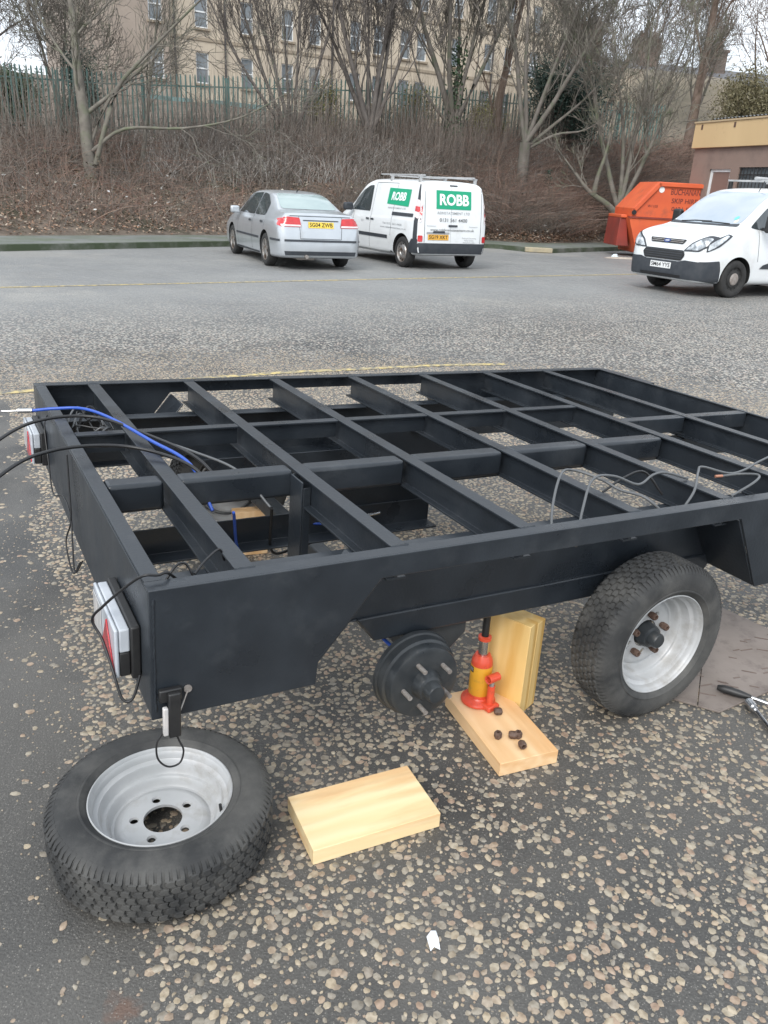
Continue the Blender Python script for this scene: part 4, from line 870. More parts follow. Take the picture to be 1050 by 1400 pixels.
part(sh, fv, 'lower_air_intake', 'front', rpoly([(-.50, .315), (.50, .315), (.52, .36), (-.52, .36)], .02), m_black, .017, .06)
part(sh, fv, 'lower_grille', 'front', rpoly([(-.46, .615), (.46, .615), (.53, .72), (.47, .80), (-.47, .80), (-.53, .72)], .03), m_black, .014, .05)
for z in (.65, .69, .73, .77): part(sh, fv, 'grille_bar', 'front', [(-.47, z), (.47, z), (.47, z + .013), (-.47, z + .013)], m_trim, .020, .06)
part(sh, fv, 'upper_grille', 'front', rpoly([(-.40, .905), (.40, .905), (.45, .985), (-.45, .985)], .02), m_black, .014, .05)
for z in (.925, .955): part(sh, fv, 'grille_bar', 'front', [(-.39, z), (.39, z), (.40, z + .011), (-.40, z + .011)], m_alloy, .020, .06)
badge = part(sh, fv, 'badge', 'front', [(.085 * math.cos(a), .945 + .036 * math.sin(a)) for a in [2 * PI * k / 20 for k in range(20)]], mat('badge_blue', (.03, .06, .20), rough=.2), .026, .05)
part(sh, fv, 'badge_script', 'front', rpoly([(-.05, .937), (.045, .940), (.055, .953), (-.04, .950)], .008), m_whitet, .030, .06)
pl = part(sh, fv, 'number_plate', 'front', [(-.26, .455), (.26, .455), (.26, .565), (-.26, .565)], m_plate_w, .022, .1)
text_on(sh, 'front', 'SM64 YYS', 0, .51, .075, m_black, pl, 'plate_characters', .026, .008, width=.47)
for s in ('left', 'right'):
    sg = 1 if s == 'left' else -1
    part(sh, fv, 'headlight_surround', 'front', rpoly([(sg * .46, .79), (sg * .80, .80), (sg * .925, .90), (sg * .94, 1.06), (sg * .86, 1.09), (sg * .60, .945)], .03), m_trim, .012, .04)
    part(sh, fv, 'headlight', 'front', rpoly([(sg * .51, .812), (sg * .79, .825), (sg * .90, .91), (sg * .915, 1.03), (sg * .85, 1.055), (sg * .63, .93)], .03), m_lamp, .018, .04)
    part(sh, fv, 'headlight_surround', s, rpoly([(.26, 1.10), (.56, .90), (.80, .80), (.79, .95), (.66, 1.03), (.34, 1.125)], .02), m_trim, .012, .04)
    part(sh, fv, 'headlight', s, rpoly([(.34, 1.09), (.60, .92), (.78, .825), (.77, .93), (.65, 1.005), (.38, 1.105)], .02), m_lamp, .018, .04)
    part(sh, fv, 'side_bumper', s, rpoly([(.88, .30), (.40, .25), (.44, .50), (.50, .66), (.88, .63)], .03), m_trim, .010, .05)
    part(sh, fv, 'cab_window', s, rpoly([(-1.80, 1.24), (-.42, 1.22), (-.22, 1.25), (-.62, 1.58), (-.95, 1.78), (-1.12, 1.82), (-1.80, 1.84)], .05), m_glass, .007, .05)
    part(sh, fv, 'window_divider', s, [(-.86, 1.225), (-.83, 1.225), (-.83, 1.72), (-.86, 1.74)], m_trim, .012, .05)
    part(sh, fv, 'rubbing_strip', s, rpoly([(-2.3, .53), (-.58, .53), (-.66, .60), (-.84, .645), (-2.3, .645)], .02), m_trim, .012, .08)
    for a, b in (((-1.88, .30), (-1.88, 1.86)), ((-.50, .66), (-.42, 1.2))): line(sh, fv, s, a, b, .009)
    part(sh, fv, 'door_handle', s, rpoly([(-1.80, 1.02), (-1.58, 1.02), (-1.58, 1.07), (-1.80, 1.07)], .02), m_trim, .02, .06)
    b = MB().obox((0, 0, .02), [(1, .1, 0), (0, 1, 0), (0, 0, 1)], (.07, .11, .165)); q = b.build('door_mirror', m_black, fv, .05, seg=4); q.location = (-.48, sg * 1.14, 1.32)
    MB().tube([(-.50, sg * .95, 1.24), (-.48, sg * 1.10, 1.22)], .03, 10).build('mirror_arm', m_black, fv)
b = MB().tube([sh.hit('front', .35, 1.88, .0), Vector((-1.0, .37, 2.08))], .008, 6).build('roof_aerial', m_black, fv)
for x in (-1.45, -2.6):
    MB().box(x - .03, x + .03, -.86, .86, 2.075, 2.11).build('roof_bar', m_rim, fv, .006)
    for s in (1, -1): MB().box(x - .04, x + .04, s * .80 - .03, s * .80 + .03, 1.90, 2.075).build('roof_bar_foot', m_black, fv, .01)
MB().tube([(-1.2, .55, 2.135), (-3.6, .55, 2.135)], .028, 10).build('roof_pipe', m_rim, fv); MB().tube([(-1.3, -.1, 2.14), (-3.6, -.1, 2.14)], .03, 10).build('roof_pipe', m_rim, fv)
for (y, z, r_, mm) in ((.60, 1.40, .045, mat('sticker_teal', (.15, .50, .50), rough=.5)), (.66, 1.345, .04, mat('sticker_cream', (.65, .62, .45), rough=.5))):
    part(sh, fv, 'windscreen_sticker', 'front', [(y + r_ * math.cos(a), z + r_ * .8 * math.sin(a)) for a in [2 * PI * k / 12 for k in range(12)]], mm, .014, .05)
# ------------------------------------------------------------------ kerb, pavement, bank
K = [(-30, -9), (-14, 9.6), (-8, 16.7), (-4.5, 21.1), (-1, 24.2), (2.0, 26.4), (3.1, 26.6), (3.9, 25.8), (4.7, 25.9), (6.0, 27.4), (7.6, 29.2), (12, 32.6), (30, 45)]
KB = [(-32, -6), (-15.5, 11.6), (-9.2, 18.6), (-5.6, 22.8), (-1.9, 26.1), (1.4, 28.2), (2.8, 28.6), (3.8, 28.3), (4.7, 28.6), (5.6, 29.4), (7.0, 31.0), (11.4, 34.4), (29.4, 46.8)]
FB = [(-34, 14, 2.0), (-20, 21.5, 2.25), (-12.0, 26, 2.4), (-9.4, 28.6, 2.6), (-5.2, 30.6, 2.9), (-1.4, 32, 3.15), (1.4, 33.4, 3.2), (4.3, 35, 3.3), (7.6, 36.6, 3.4), (11, 38, 3.5), (14, 39.6, 3.7), (18, 41.6, 3.9), (40, 53, 4.2)]
def resamp(P_, n):
    P_ = np.array(P_, float); t = np.arange(len(P_)); tt = np.linspace(0, len(P_) - 1, n); return np.stack([np.interp(tt, t, P_[:, k]) for k in range(P_.shape[1])], -1)
m_pave = mat('pavement_tarmac', (.13, .14, .13), (.18, .185, .175), scale=1.2, rough=.8, bump=.002, bscale=60, dirt=(.10, .12, .075), dscale=1.0, dlo=.42, dhi=.7)
m_kerb = mat('mossy_kerb', (.16, .16, .15), (.10, .11, .09), scale=1.5, rough=.85, bump=.003, bscale=30, dirt=(.040, .055, .028), dscale=1.6, dlo=.34, dhi=.55)
n = 120; k1, k2 = resamp(K, n), resamp(KB, n); b = MB()
dk = np.gradient(k1, axis=0); dk /= np.linalg.norm(dk, axis=1)[:, None]; nk = np.stack([-dk[:, 1], dk[:, 0]], -1); kin = k1 + nk * .14
b.add([(p[0], p[1], z) for p, z in [(q, -.05) for q in k1] + [(q, .125) for q in k1 + nk * .02] + [(q, .13) for q in kin] + [(q, -.05) for q in kin]], [(r_ * n + i, r_ * n + i + 1, (r_ + 1) * n + i + 1, (r_ + 1) * n + i) for r_ in range(3) for i in range(n - 1)])
tag(b.build('kerb', m_kerb, None), kind='structure')
b = MB().add([(p[0], p[1], .122) for p in kin] + [(p[0], p[1], .14) for p in k2], [(i, i + 1, n + i + 1, n + i) for i in range(n - 1)]); tag(b.build('pavement', m_pave, None), kind='structure')
# dropped pale kerb stone beside the van
o = MB().obox((4.28, 25.86, .075), [(1, .05, 0), (-.05, 1, 0), (0, 0, 1)], (.42, .10, .07)).build('kerb_stone', mat('pale_sand', (.42, .36, .24), (.34, .30, .22), scale=9, rough=.9, bump=.004, bscale=40), None, .02); tag(o, 'pale sandy kerb stone on the corner behind the small van', 'kerb stone')
m_bank = mat('bank_soil', (.12, .093, .074), (.18, .145, .115), scale=1.6, rough=.95, bump=.03, bscale=7, dirt=(.045, .046, .024), dscale=.7, dlo=.5, dhi=.7)
nb, nr = 150, 26; f1 = resamp(FB, nb); kb = resamp(KB, nb)
def bank_at(i_f, q):
    """i_f fraction along 0..1, q 0 (pavement) .. 1 (fence) .. >1 plateau"""
    i_f = np.asarray(i_f, float); q = np.asarray(q, float); t = i_f * (nb - 1); idx = np.arange(nb)
    A = np.stack([np.interp(t, idx, kb[:, k]) for k in range(2)], -1); Bf = np.stack([np.interp(t, idx, f1[:, k]) for k in range(3)], -1)
    xy = A + (Bf[:, :2] - A) * q[:, None]; s = np.clip(q, 0, 1); e = np.where(s < .85, 1.12 * s / .85 * (1 - .12 * (s / .85)) , 1.0) * .985
    e = np.clip(1.18 * s - .18 * s * s * 1.0, 0, 1)
    z = .13 + (Bf[:, 2] - .13) * e + np.where(q > 1, (q - 1) * .5, 0) + .22 * (value_noise(xy[:, 0], xy[:, 1], 1.3, 21) - .5) * np.clip(q * 6, 0, 1)
    return np.concatenate([xy, z[:, None]], -1)
qs = np.concatenate([np.linspace(0, 1, 18), [1.15, 1.4, 2, 3, 5, 8, 12, 16]]); G_ = np.array([bank_at(np.linspace(0, 1, nb), np.full(nb, q)) for q in qs])
F_ = [(r_ * nb + i, r_ * nb + i + 1, (r_ + 1) * nb + i + 1, (r_ + 1) * nb + i) for r_ in range(len(qs) - 1) for i in range(nb - 1)]
bank = tag(link('bank', np_mesh('bank', G_.reshape(-1, 3), F_, m_bank), None), kind='structure')

# ------------------------------------------------------------------ brush and leaf litter on the bank
def stems(n, flo, fhi, qlo, qhi, hlo, hhi, r_, lean, curl, K_=6, dens=None):
    f = rng.uniform(flo, fhi, n); q = rng.uniform(qlo, qhi, n)
    Pb = bank_at(f, q)
    if dens is not None:
        k = rng.random(n) < dens(Pb); Pb = Pb[k]; n = len(Pb)
    az = rng.uniform(0, 2 * np.pi, n); h = rng.uniform(hlo, hhi, n); ln = rng.uniform(0, lean, n); t = np.linspace(0, 1, K_)
    d = np.stack([np.cos(az), np.sin(az)], -1)
    out = (ln * h)[:, None] * (t[None] + curl * t[None] ** 2.2); up = h[:, None] * (t[None] - .55 * curl * (ln[:, None]) * t[None] ** 2.4)
    Pp = np.stack([Pb[:, None, 0] + d[:, None, 0] * out, Pb[:, None, 1] + d[:, None, 1] * out, Pb[:, None, 2] + up - .03], -1)
    Pp += rng.normal(0, .018, Pp.shape) * t[None, :, None]
    Rr = (r_ * rng.uniform(.6, 1.3, n))[:, None] * (1 - .75 * t[None])
    return Pp, Rr
def thicket(name, Pp, Rr, m, label=None, sides=3, join=None):
    V, F = np_tubes(Pp, Rr, sides); o = link(name, np_mesh(name, V, F, m), None, join, smooth=False); o['kind'] = 'stuff'
    if label: o['label'] = label; o['category'] = 'undergrowth'
    return o
m_br1 = mat('bramble_stems', [(.14, .115, .095), (.25, .215, .185), (.18, .13, .105), (.33, .295, .255), (.12, .10, .09), (.24, .19, .15), (.23, .21, .19), (.10, .085, .07)], (.8, .8, .8), scale=3, rough=.8, rand='island')
m_br2 = mat('pale_seed_stalks', [(.36, .33, .30), (.56, .54, .51), (.26, .22, .19), (.44, .40, .36)], rough=.85, rand='island')
m_br3 = mat('russet_stems', [(.31, .19, .145), (.22, .14, .115), (.37, .26, .20), (.18, .125, .105)], rough=.85, rand='island')
patch = lambda s, seed, lo, hi: (lambda P_: np.clip((value_noise(P_[:, 0], P_[:, 1], s, seed) - lo) / (hi - lo), 0, 1))
FL, FH = .10, .97
thicket('bramble_thicket', *stems(30000, FL, FH, .05, 1.02, .35, 1.25, .0095, 1.1, .8, dens=lambda P_: patch(1.3, 31, .18, .6)(P_) * np.where((P_[:, 0] < -3.5) & (P_[:, 2] < 1.0), .30, 1)), m_br1, 'tangled leafless brambles covering the bank behind the cars')
Pp, Rr = stems(6500, .12, .62, .55, 1.05, .5, 1.9, .0085, .5, .3, dens=patch(2.2, 33, .15, .6)); Pq, Rq = stems(1900, .12, .66, .78, 1.06, 1.5, 3.1, .009, .25, .3, dens=patch(1.7, 43, .25, .6)); Pp = np.concatenate([Pp, Pq]); Rr = np.concatenate([Rr, Rq]); thicket('dry_stalk_thicket', Pp, Rr, m_br1, 'tall dry stalks standing along the top of the bank')
Pp, Rr = stems(4600, .24, .64, .45, .85, .4, .95, .011, .7, .5, K_=5, dens=patch(1.6, 35, .3, .6)); thicket('pale_stalk_thicket', Pp, Rr * 1.2, m_br2, 'pale silvery seed stalks halfway up the bank above the cars')
Pp, Rr = stems(11000, FL, FH, .04, 1.0, .30, 1.0, .009, 1.5, .7, dens=patch(2.5, 37, .3, .7)); thicket('russet_thicket', Pp, Rr, m_br3, 'russet dead stems among the brambles on the bank')
Pp, Rr = stems(15000, .52, FH, .05, 1.1, .4, 1.35, .009, 1.2, .8, dens=patch(2.4, 39, .1, .5)); thicket('scrub_thicket', Pp, Rr, m_br3, 'grey brown leafless scrub between the trees right of the small van')
def flat_bits(P_, size, thick=0, asp=.7):
    n = len(P_); a = rng.uniform(0, 2 * np.pi, n); ti = rng.uniform(-.6, .6, (n, 2)); s = size * rng.uniform(.5, 1.4, n)
    ux = np.stack([np.cos(a), np.sin(a), ti[:, 0]], -1) * s[:, None]; uy = np.stack([-np.sin(a), np.cos(a), ti[:, 1]], -1) * (s * asp)[:, None]
    V = np.stack([P_ - ux, P_ - uy * .8, P_ + ux, P_ + uy], 1); F = np.arange(4 * n).reshape(n, 4); return V.reshape(-1, 3), F
m_leaf = mat('fallen_leaves', [(.20, .11, .07), (.30, .18, .115), (.16, .10, .075), (.38, .27, .19), (.26, .15, .095), (.46, .39, .31), (.14, .09, .07)], rough=.8, rand='island')
q = np.abs(rng.normal(0, .30, 30000)); P_ = bank_at(rng.uniform(.1, .97, 30000), np.clip(q, 0, 1.1)); P_[:, 2] += rng.uniform(.02, .14, len(P_))
o = link('leaf_litter', np_mesh('leaf_litter', *flat_bits(P_, .036), m_leaf), None, smooth=False); tag(o, 'fallen brown leaves strewn over the foot of the bank', 'leaves', kind='stuff')
P_ = bank_at(rng.uniform(.12, .9, 620), np.abs(rng.normal(0, .35, 620)).clip(0, 1)); P_[:, 2] += rng.uniform(.05, .30, len(P_))
o = link('litter', np_mesh('litter', *flat_bits(P_, .06, asp=.8), mat('pale_litter', [(.62, .62, .60), (.45, .43, .40), (.55, .50, .40), (.70, .71, .72)], rough=.7, rand='island')), None, smooth=False); tag(o, 'pale scraps of rubbish caught in the brambles', 'litter', kind='stuff')
m_bl = mat('bramble_leaves', [(.055, .05, .03), (.08, .06, .04), (.05, .06, .028), (.11, .08, .05)], rough=.7, rand='island')
nn_ = 26000; P_ = bank_at(rng.uniform(FL, FH, nn_), rng.uniform(.05, 1.05, nn_)); P_[:, 2] += np.abs(rng.normal(0, .42, nn_)); P_ = P_[rng.random(nn_) < patch(1.8, 31, .1, .55)(P_)]
o = link('bramble_leaves', np_mesh('bramble_leaves', *flat_bits(P_, .035), m_bl), None, smooth=False); tag(o, 'withered bramble leaves over the bank', 'leaves', kind='stuff')

# ------------------------------------------------------------------ palisade fence
fence = empty('palisade_fence', (0, 0, 0)); tag(fence, 'green steel palisade fence along the top of the bank', 'fence')
m_fence = mat('green_fence_paint', (.075, .15, .135), (.10, .185, .165), scale=4, rough=.55, dirt=(.16, .19, .17), dscale=5, dlo=.5, dhi=.7)
fp = resamp(FB[1:10], 400); dl = np.concatenate([[0], np.cumsum(np.linalg.norm(np.diff(fp[:, :2], axis=0), axis=1))])
H = 1.95
pk = MB().prism([(-.024, 0), (.024, 0), (.024, H - .09), (.010, H), (.0, H - .03), (-.010, H), (-.024, H - .09)], 'y', -.012, .012).mesh('picket')
pk.materials.append(m_fence)
s_ = 0.0; cnt = 0
while s_ < dl[-1] and cnt < 290:
    p = np.array([np.interp(s_, dl, fp[:, k]) for k in range(3)]); p2 = np.array([np.interp(s_ + .1, dl, fp[:, k]) for k in range(3)]); o = bpy.data.objects.new('picket', pk); COL.objects.link(o); o.parent = fence
    o.location = (p[0], p[1], p[2] + .02); o.rotation_euler = (0, random.uniform(-.012, .012), math.atan2(p2[1] - p[1], p2[0] - p[0])); s_ += .158; cnt += 1
for zz in (.35, 1.62):
    MB().tube([(p[0] - .02, p[1] + .05, p[2] + zz) for p in fp[::8]], .028, 4).build('rail', m_fence, fence)
for s_ in np.arange(0, dl[-1], 2.75):
    p = [np.interp(s_, dl, fp[:, k]) for k in range(3)]; o = MB().box(-.05, .05, .03, .11, 0, H - .06).build('post', m_fence, fence); o.location = p

# ------------------------------------------------------------------ tenement with sash windows
KS = 1.3
W0 = CAM + (Vector((-11.82, 42.0, 5.70)) - CAM) * KS; ta = R(32)
ten = empty('tenement_building', (W0.x, W0.y, 3.2), ta); tag(ten, 'long sandstone tenement with rows of white sash windows behind the fence', 'building')
Z = lambda z: CAM.z + (z - CAM.z) * KS - 3.2
m_sand = mat('sandstone', (.53, .455, .355), (.46, .395, .315), scale=.5, rough=.9, bump=.004, bscale=6, dirt=(.36, .31, .25), dscale=.35, dlo=.45, dhi=.7)  # stone lightened so that distance haze is put into its colour
m_sand2 = mat('grey_sandstone', (.37, .31, .26), (.31, .26, .22), scale=.5, rough=.9, bump=.004, bscale=6, dirt=(.24, .20, .165), dscale=.4, dlo=.45, dhi=.7)
m_wfr = mat('white_sash', (.72, .74, .75), (.62, .63, .63), scale=6, rough=.5); m_sill = mat('stone_sill', (.30, .25, .19), rough=.9)
m_wgl = mat('window_glass', (.10, .12, .135), (.20, .22, .235), scale=.8, rough=.08, spec=.9)
cols = [.1, 2.33, 4.6, 6.75, 8.28, 10.6, 12.0, 13.65, 14.7, 17.0, 19.25, 20.7, 22.6]; rows = [(5.8, 7.12), (8.12, 9.48), (10.44, 11.8), (12.76, 14.1)]
wx = [(c * KS - .42, c * KS + .42) for c in cols]
x0, x1, zt = -3.45 * KS, 25.2 * KS, Z(15.2)
def wall_with_holes(xa, xb, za, zb, holes, y0, y1):
    """front skin as a grid of quads with the openings left out, plus reveals"""
    xs = sorted(set([xa, xb] + [v_ for h in holes for v_ in h[:2]])); zs = sorted(set([za, zb] + [v_ for h in holes for v_ in h[2:]])); b = MB()
    for i in range(len(xs) - 1):
        for j in range(len(zs) - 1):
            cx, cz = (xs[i] + xs[i + 1]) / 2, (zs[j] + zs[j + 1]) / 2
            if any(h[0] < cx < h[1] and h[2] < cz < h[3] for h in holes): continue
            b.add([(xs[i], y0, zs[j]), (xs[i + 1], y0, zs[j]), (xs[i + 1], y0, zs[j + 1]), (xs[i], y0, zs[j + 1])], [(0, 1, 2, 3)])
    for h in holes:
        a = [(h[0], h[2]), (h[1], h[2]), (h[1], h[3]), (h[0], h[3])]
        for k in range(4): p, q = a[k], a[(k + 1) % 4]; b.add([(p[0], y0, p[1]), (q[0], y0, q[1]), (q[0], y1, q[1]), (p[0], y1, p[1])], [(0, 1, 2, 3)])
    return b
holes = [(a, c, Z(r_[0]), Z(r_[1])) for a, c in wx for r_ in rows]
xm = .72 * KS
b = wall_with_holes(xm, x1, -1.5, zt, [h for h in holes if h[0] > xm], 0, .22)
b.add([(x1, 0, -1.5), (x1, 9, -1.5), (x1, 9, zt), (x1, 0, zt)], [(0, 1, 2, 3)]); b.build('wall', m_sand, ten, smooth=False)
b = wall_with_holes(x0, xm, -1.5, zt, [h for h in holes if h[0] < xm], -.25, .0)
b.add([(x0, -.25, -1.5), (x0, 9, -1.5), (x0, 9, zt), (x0, -.25, zt)], [(0, 1, 2, 3)]); b.add([(xm, -.25, -1.5), (xm, 0, -1.5), (xm, 0, zt), (xm, -.25, zt)], [(0, 1, 2, 3)]); b.build('bay_wall', m_sand2, ten, smooth=False)
MB().prism([(-.45, zt), (9.2, zt), (4.4, zt + 2.8)], 'x', x0 - .2, x1 + .2).build('roof', mat('slate_roof', (.10, .10, .11), (.14, .14, .145), scale=4, rough=.7), ten)
w_me = {}
def win(x, y, za, zb_):
    h = zb_ - za; key = round(h, 2)
    if key not in w_me:
        fr = MB().box(-.42, -.35, 0, .07, 0, h).box(.35, .42, 0, .07, 0, h).box(-.35, .35, 0, .07, 0, .09).box(-.35, .35, 0, .07, h - .07, h).box(-.35, .35, -.01, .06, h * .5 - .04, h * .5 + .04).mesh(); fr.materials.append(m_wfr)
        gl = MB().box(-.35, .35, .035, .045, .09, h * .5 - .04).mesh(); gl.materials.append(m_wgl); g2 = MB().box(-.35, .35, .02, .03, h * .5 + .04, h - .07).mesh(); g2.materials.append(m_wgl)
        sl = MB().box(-.50, .50, -.26, .0, -.12, -.003).mesh(); sl.materials.append(m_sill); w_me[key] = (fr, gl, g2, sl)
    fr, gl, g2, sl = w_me[key]; o = link('window', fr, None, ten, smooth=False); o.location = (x, y + .1, za)
    for nm, me in (('pane', gl), ('pane', g2), ('sill', sl)): c = bpy.data.objects.new(nm, me); COL.objects.link(c); c.parent = o
for c in cols:
    for r_ in rows: win(c * KS, -.25 if c * KS < xm else 0, Z(r_[0]), Z(r_[1]))
for r_ in rows: MB().box(xm + .05, x1 - .01, -.06, -.002, Z(r_[1]) + .62, Z(r_[1]) + .80).build('string_course', m_sill, ten)
m_pipe = mat('cast_pipe', (.05, .045, .045), rough=.6)
for c in (.99, 9.2, 19.5, 3.45): MB().tube([(c * KS, -.10, -1.4), (c * KS, -.10, zt - .2)], .065, 8).build('downpipe', m_pipe, ten)
m_teal = mat('teal_render', (.17, .27, .27), (.22, .32, .31), scale=1.2, rough=.8, dirt=(.12, .16, .15), dscale=1.2, dlo=.45, dhi=.65)
MB().box(-.85 * KS, 1.6 * KS, -.75, -.30, -1.5, Z(5.05)).build('teal_panel', m_teal, ten); MB().box(2.5 * KS, 5.3 * KS, -.75, -.1, -1.5, Z(5.1)).build('teal_panel', m_teal, ten)
# further tenement with stepped chimneys
t2 = empty('tenement_building', (15, 88, 5.6), R(14)); tag(t2, 'distant grey tenement roof with tall chimney stacks beyond the trees', 'building')
MB().box(-6, 34, 0, 10, -2, 6.6).build('wall', mat('weathered_grey_stone', (.20, .175, .155), (.15, .13, .12), scale=.5, rough=.9, dirt=(.11, .10, .095), dscale=.4, dlo=.4, dhi=.65), t2); MB().prism([(-.3, 6.6), (10.3, 6.6), (5, 9.6)], 'x', -6.3, 34.3).build('roof', _mats['slate_roof'], t2)
m_chim = mat('chimney_stone', (.17, .13, .11), (.12, .10, .09), scale=1, rough=.9)
for cx_, hh in ((-3.5, 14.2), (1.8, 14.0), (4.5, 13.2), (11, 12.4), (19, 12.0)):
    q = MB().box(cx_ - 1.1, cx_ + 1.1, 4.2, 5.8, 7.5, hh - .9).box(cx_ - 1.25, cx_ + 1.25, 4.05, 5.95, hh - .9, hh - .65).build('chimney', m_chim, t2)
    for k in range(4): MB().tube([(cx_ - .8 + k * .53, 5, hh - .66), (cx_ - .8 + k * .53, 5, hh)], .16, 8).build('chimney_pot', m_chim, q)
for k in range(9):
    for z in (1.6, 4.4):
        o = link('window', w_me[sorted(w_me)[0]][0], None, t2, smooth=False); o.location = (-4 + k * 3.2, -.1, z)
        c = bpy.data.objects.new('pane', w_me[sorted(w_me)[0]][1]); COL.objects.link(c); c.parent = o

# ------------------------------------------------------------------ low flat-roofed building, skip
lb = empty('low_building', (8.87, 27.0, 0), math.atan2(-.95, .31)); tag(lb, 'low brown rendered building with a cream fascia behind the skip', 'building')
m_brown = mat('brown_render', (.21, .15, .125), (.25, .18, .15), scale=.8, rough=.9, bump=.003, bscale=20, dirt=(.15, .11, .095), dscale=.8, dlo=.5, dhi=.7)
m_cream = mat('cream_fascia', (.58, .42, .23), (.52, .37, .20), scale=.7, rough=.7, dirt=(.30, .20, .12), dscale=1.5, dlo=.6, dhi=.75, stretch=(1, 1, .3))
hl = [(.86, 1.80, 1.35, 2.62), (2.15, 4.2, 1.5, 2.66)]
b = wall_with_holes(0, 11, -.1, 3.2, hl, 0, .15); b.add([(0, 0, -.1), (0, 7, -.1), (0, 7, 3.2), (0, 0, 3.2)], [(0, 1, 2, 3)]); b.build('wall', m_brown, lb, smooth=False)
MB().box(-.06, 11.1, -.10, 7, 3.2, 3.88).build('fascia', m_cream, lb, .01)
MB().box(-.08, 11.15, -.13, 7.05, 3.882, 3.93).build('fascia_cap', mat('cap_strip', (.42, .32, .20), rough=.7), lb)
b = MB(); pr = []
for k in range(60): pr += [(.6 + k * .15, 3.95), (.6 + k * .15 + .075, 3.99)]
b.add([(x, y, z) for y in (-.05, 6.5) for x, z in pr], [(i, i + 1, len(pr) + i + 1, len(pr) + i) for i in range(len(pr) - 1)]); b.build('corrugated_roof', mat('dark_corrugated', (.12, .125, .13), rough=.6), lb, smooth=False)
for k in range(7): MB().box(.25 + k * 1.45, .33 + k * 1.45, -.108, -.1015, 3.70, 3.84).build('rust_stain_bracket', m_rust, lb)
f_ = MB().box(.86, 1.80, .06, .12, 2.54, 2.62).box(.86, .96, .06, .12, 1.35, 2.54).box(1.72, 1.80, .06, .12, 1.35, 2.54).build('window_frame', m_wfr, lb); MB().box(.96, 1.72, .08, .09, 1.35, 2.54).build('pane', mat('brown_blind', (.20, .13, .11), rough=.4), f_)
g_ = MB().box(2.15, 4.2, .10, .11, 1.5, 2.66).build('barred_window', m_wgl, lb)
for k in range(15): MB().tube([(2.18 + k * .142, .04, 1.5), (2.18 + k * .142, .04, 2.66)], .014, 6).build('window_bar', m_black, g_)
MB().box(2.15, 4.2, .03, .06, 2.45, 2.48).build('window_bar', m_black, g_)
sk = empty('skip', (7.0, 26.2, 0), R(4)); tag(sk, 'orange enclosed skip beside the tree behind the large white van', 'skip')
m_skip = mat('orange_skip_paint', (.68, .13, .045), (.60, .105, .04), scale=1.5, rough=.5, dirt=(.36, .09, .05), dscale=2, dlo=.55, dhi=.75); m_skipd = mat('dark_red_skip_paint', (.30, .045, .03), (.20, .04, .03), scale=2, rough=.6)
prof = [(.38, .12), (2.9, .12), (3.25, 1.16), (-.02, 1.16)]; up = [(.06, 1.18), (3.2, 1.18), (3.2, 1.45), (2.5, 2.2), (.74, 2.2), (.06, 1.42)]
MB().prism(prof, 'y', 0, 1.75).build('lower_body', m_skip, sk, .01); MB().prism(up, 'y', .03, 1.72).build('upper_body', m_skip, sk, .01)
MB().box(-.04, 3.28, -.04, 0.028, 1.14, 1.185).build('waist_rail', m_skipd, sk)
fr = MB()
for a, c in (((.06, 1.42), (.74, 2.2)), ((.74, 2.2), (2.5, 2.2)), ((2.5, 2.2), (3.2, 1.45))):
    d = Vector((c[0] - a[0], 0, c[1] - a[1])); t = d.normalized(); nrm = Vector((-t.z, 0, t.x)); fr.obox(Vector(((a[0] + c[0]) / 2, -.008, (a[1] + c[1]) / 2)) - nrm * .07, [t, (0, 1, 0), nrm], (d.length / 2, .034, .055))
fr.build('rim_frame', m_skip, sk, .006)
MB().prism([(-.20, .30), (.20, .30), (.02, 1.12), (-.17, 1.12)], 'y', .35, 1.6).build('end_panel', m_skipd, sk, .01); MB().box(-.17, .02, .30, 1.6, 1.125, 1.22).build('lifting_lug', m_skip, sk, .02)
MB().tube([(.10, -.045, 1.30), (.10, .0, 1.30)], .07, 12).build('hinge', m_black, sk)
def flat_text(s, x, z, h, m, parent, width, y=-.004):
    me = text_mesh(s, h, .01); w0 = max(v_.co.x for v_ in me.vertices) - min(v_.co.x for v_ in me.vertices)
    for v_ in me.vertices: v_.co = Vector((x + v_.co.x * width / w0, y, z + v_.co.y))
    return link('lettering', me, m, parent, smooth=False)
m_skt = mat('skip_lettering', (.20, .04, .03), (.12, .03, .025), scale=6, rough=.6)
flat_text('BUCHANAN', 1.62, 1.93, .17, m_skt, sk, .92, .022); flat_text('SKIP HIRE', 1.62, 1.68, .14, m_skt, sk, .80, .022); flat_text('0131 555', 1.62, 1.45, .12, m_skt, sk, .72, .022); flat_text('W1105', .66, 1.50, .075, m_skt, sk, .32, .022)
MB().lathe([(0, 0), (.085, 0), (.085, .006), (0, .006)], 24, 'y', c=(.86, .018, 1.98)).build('round_sticker', m_whitet, sk)
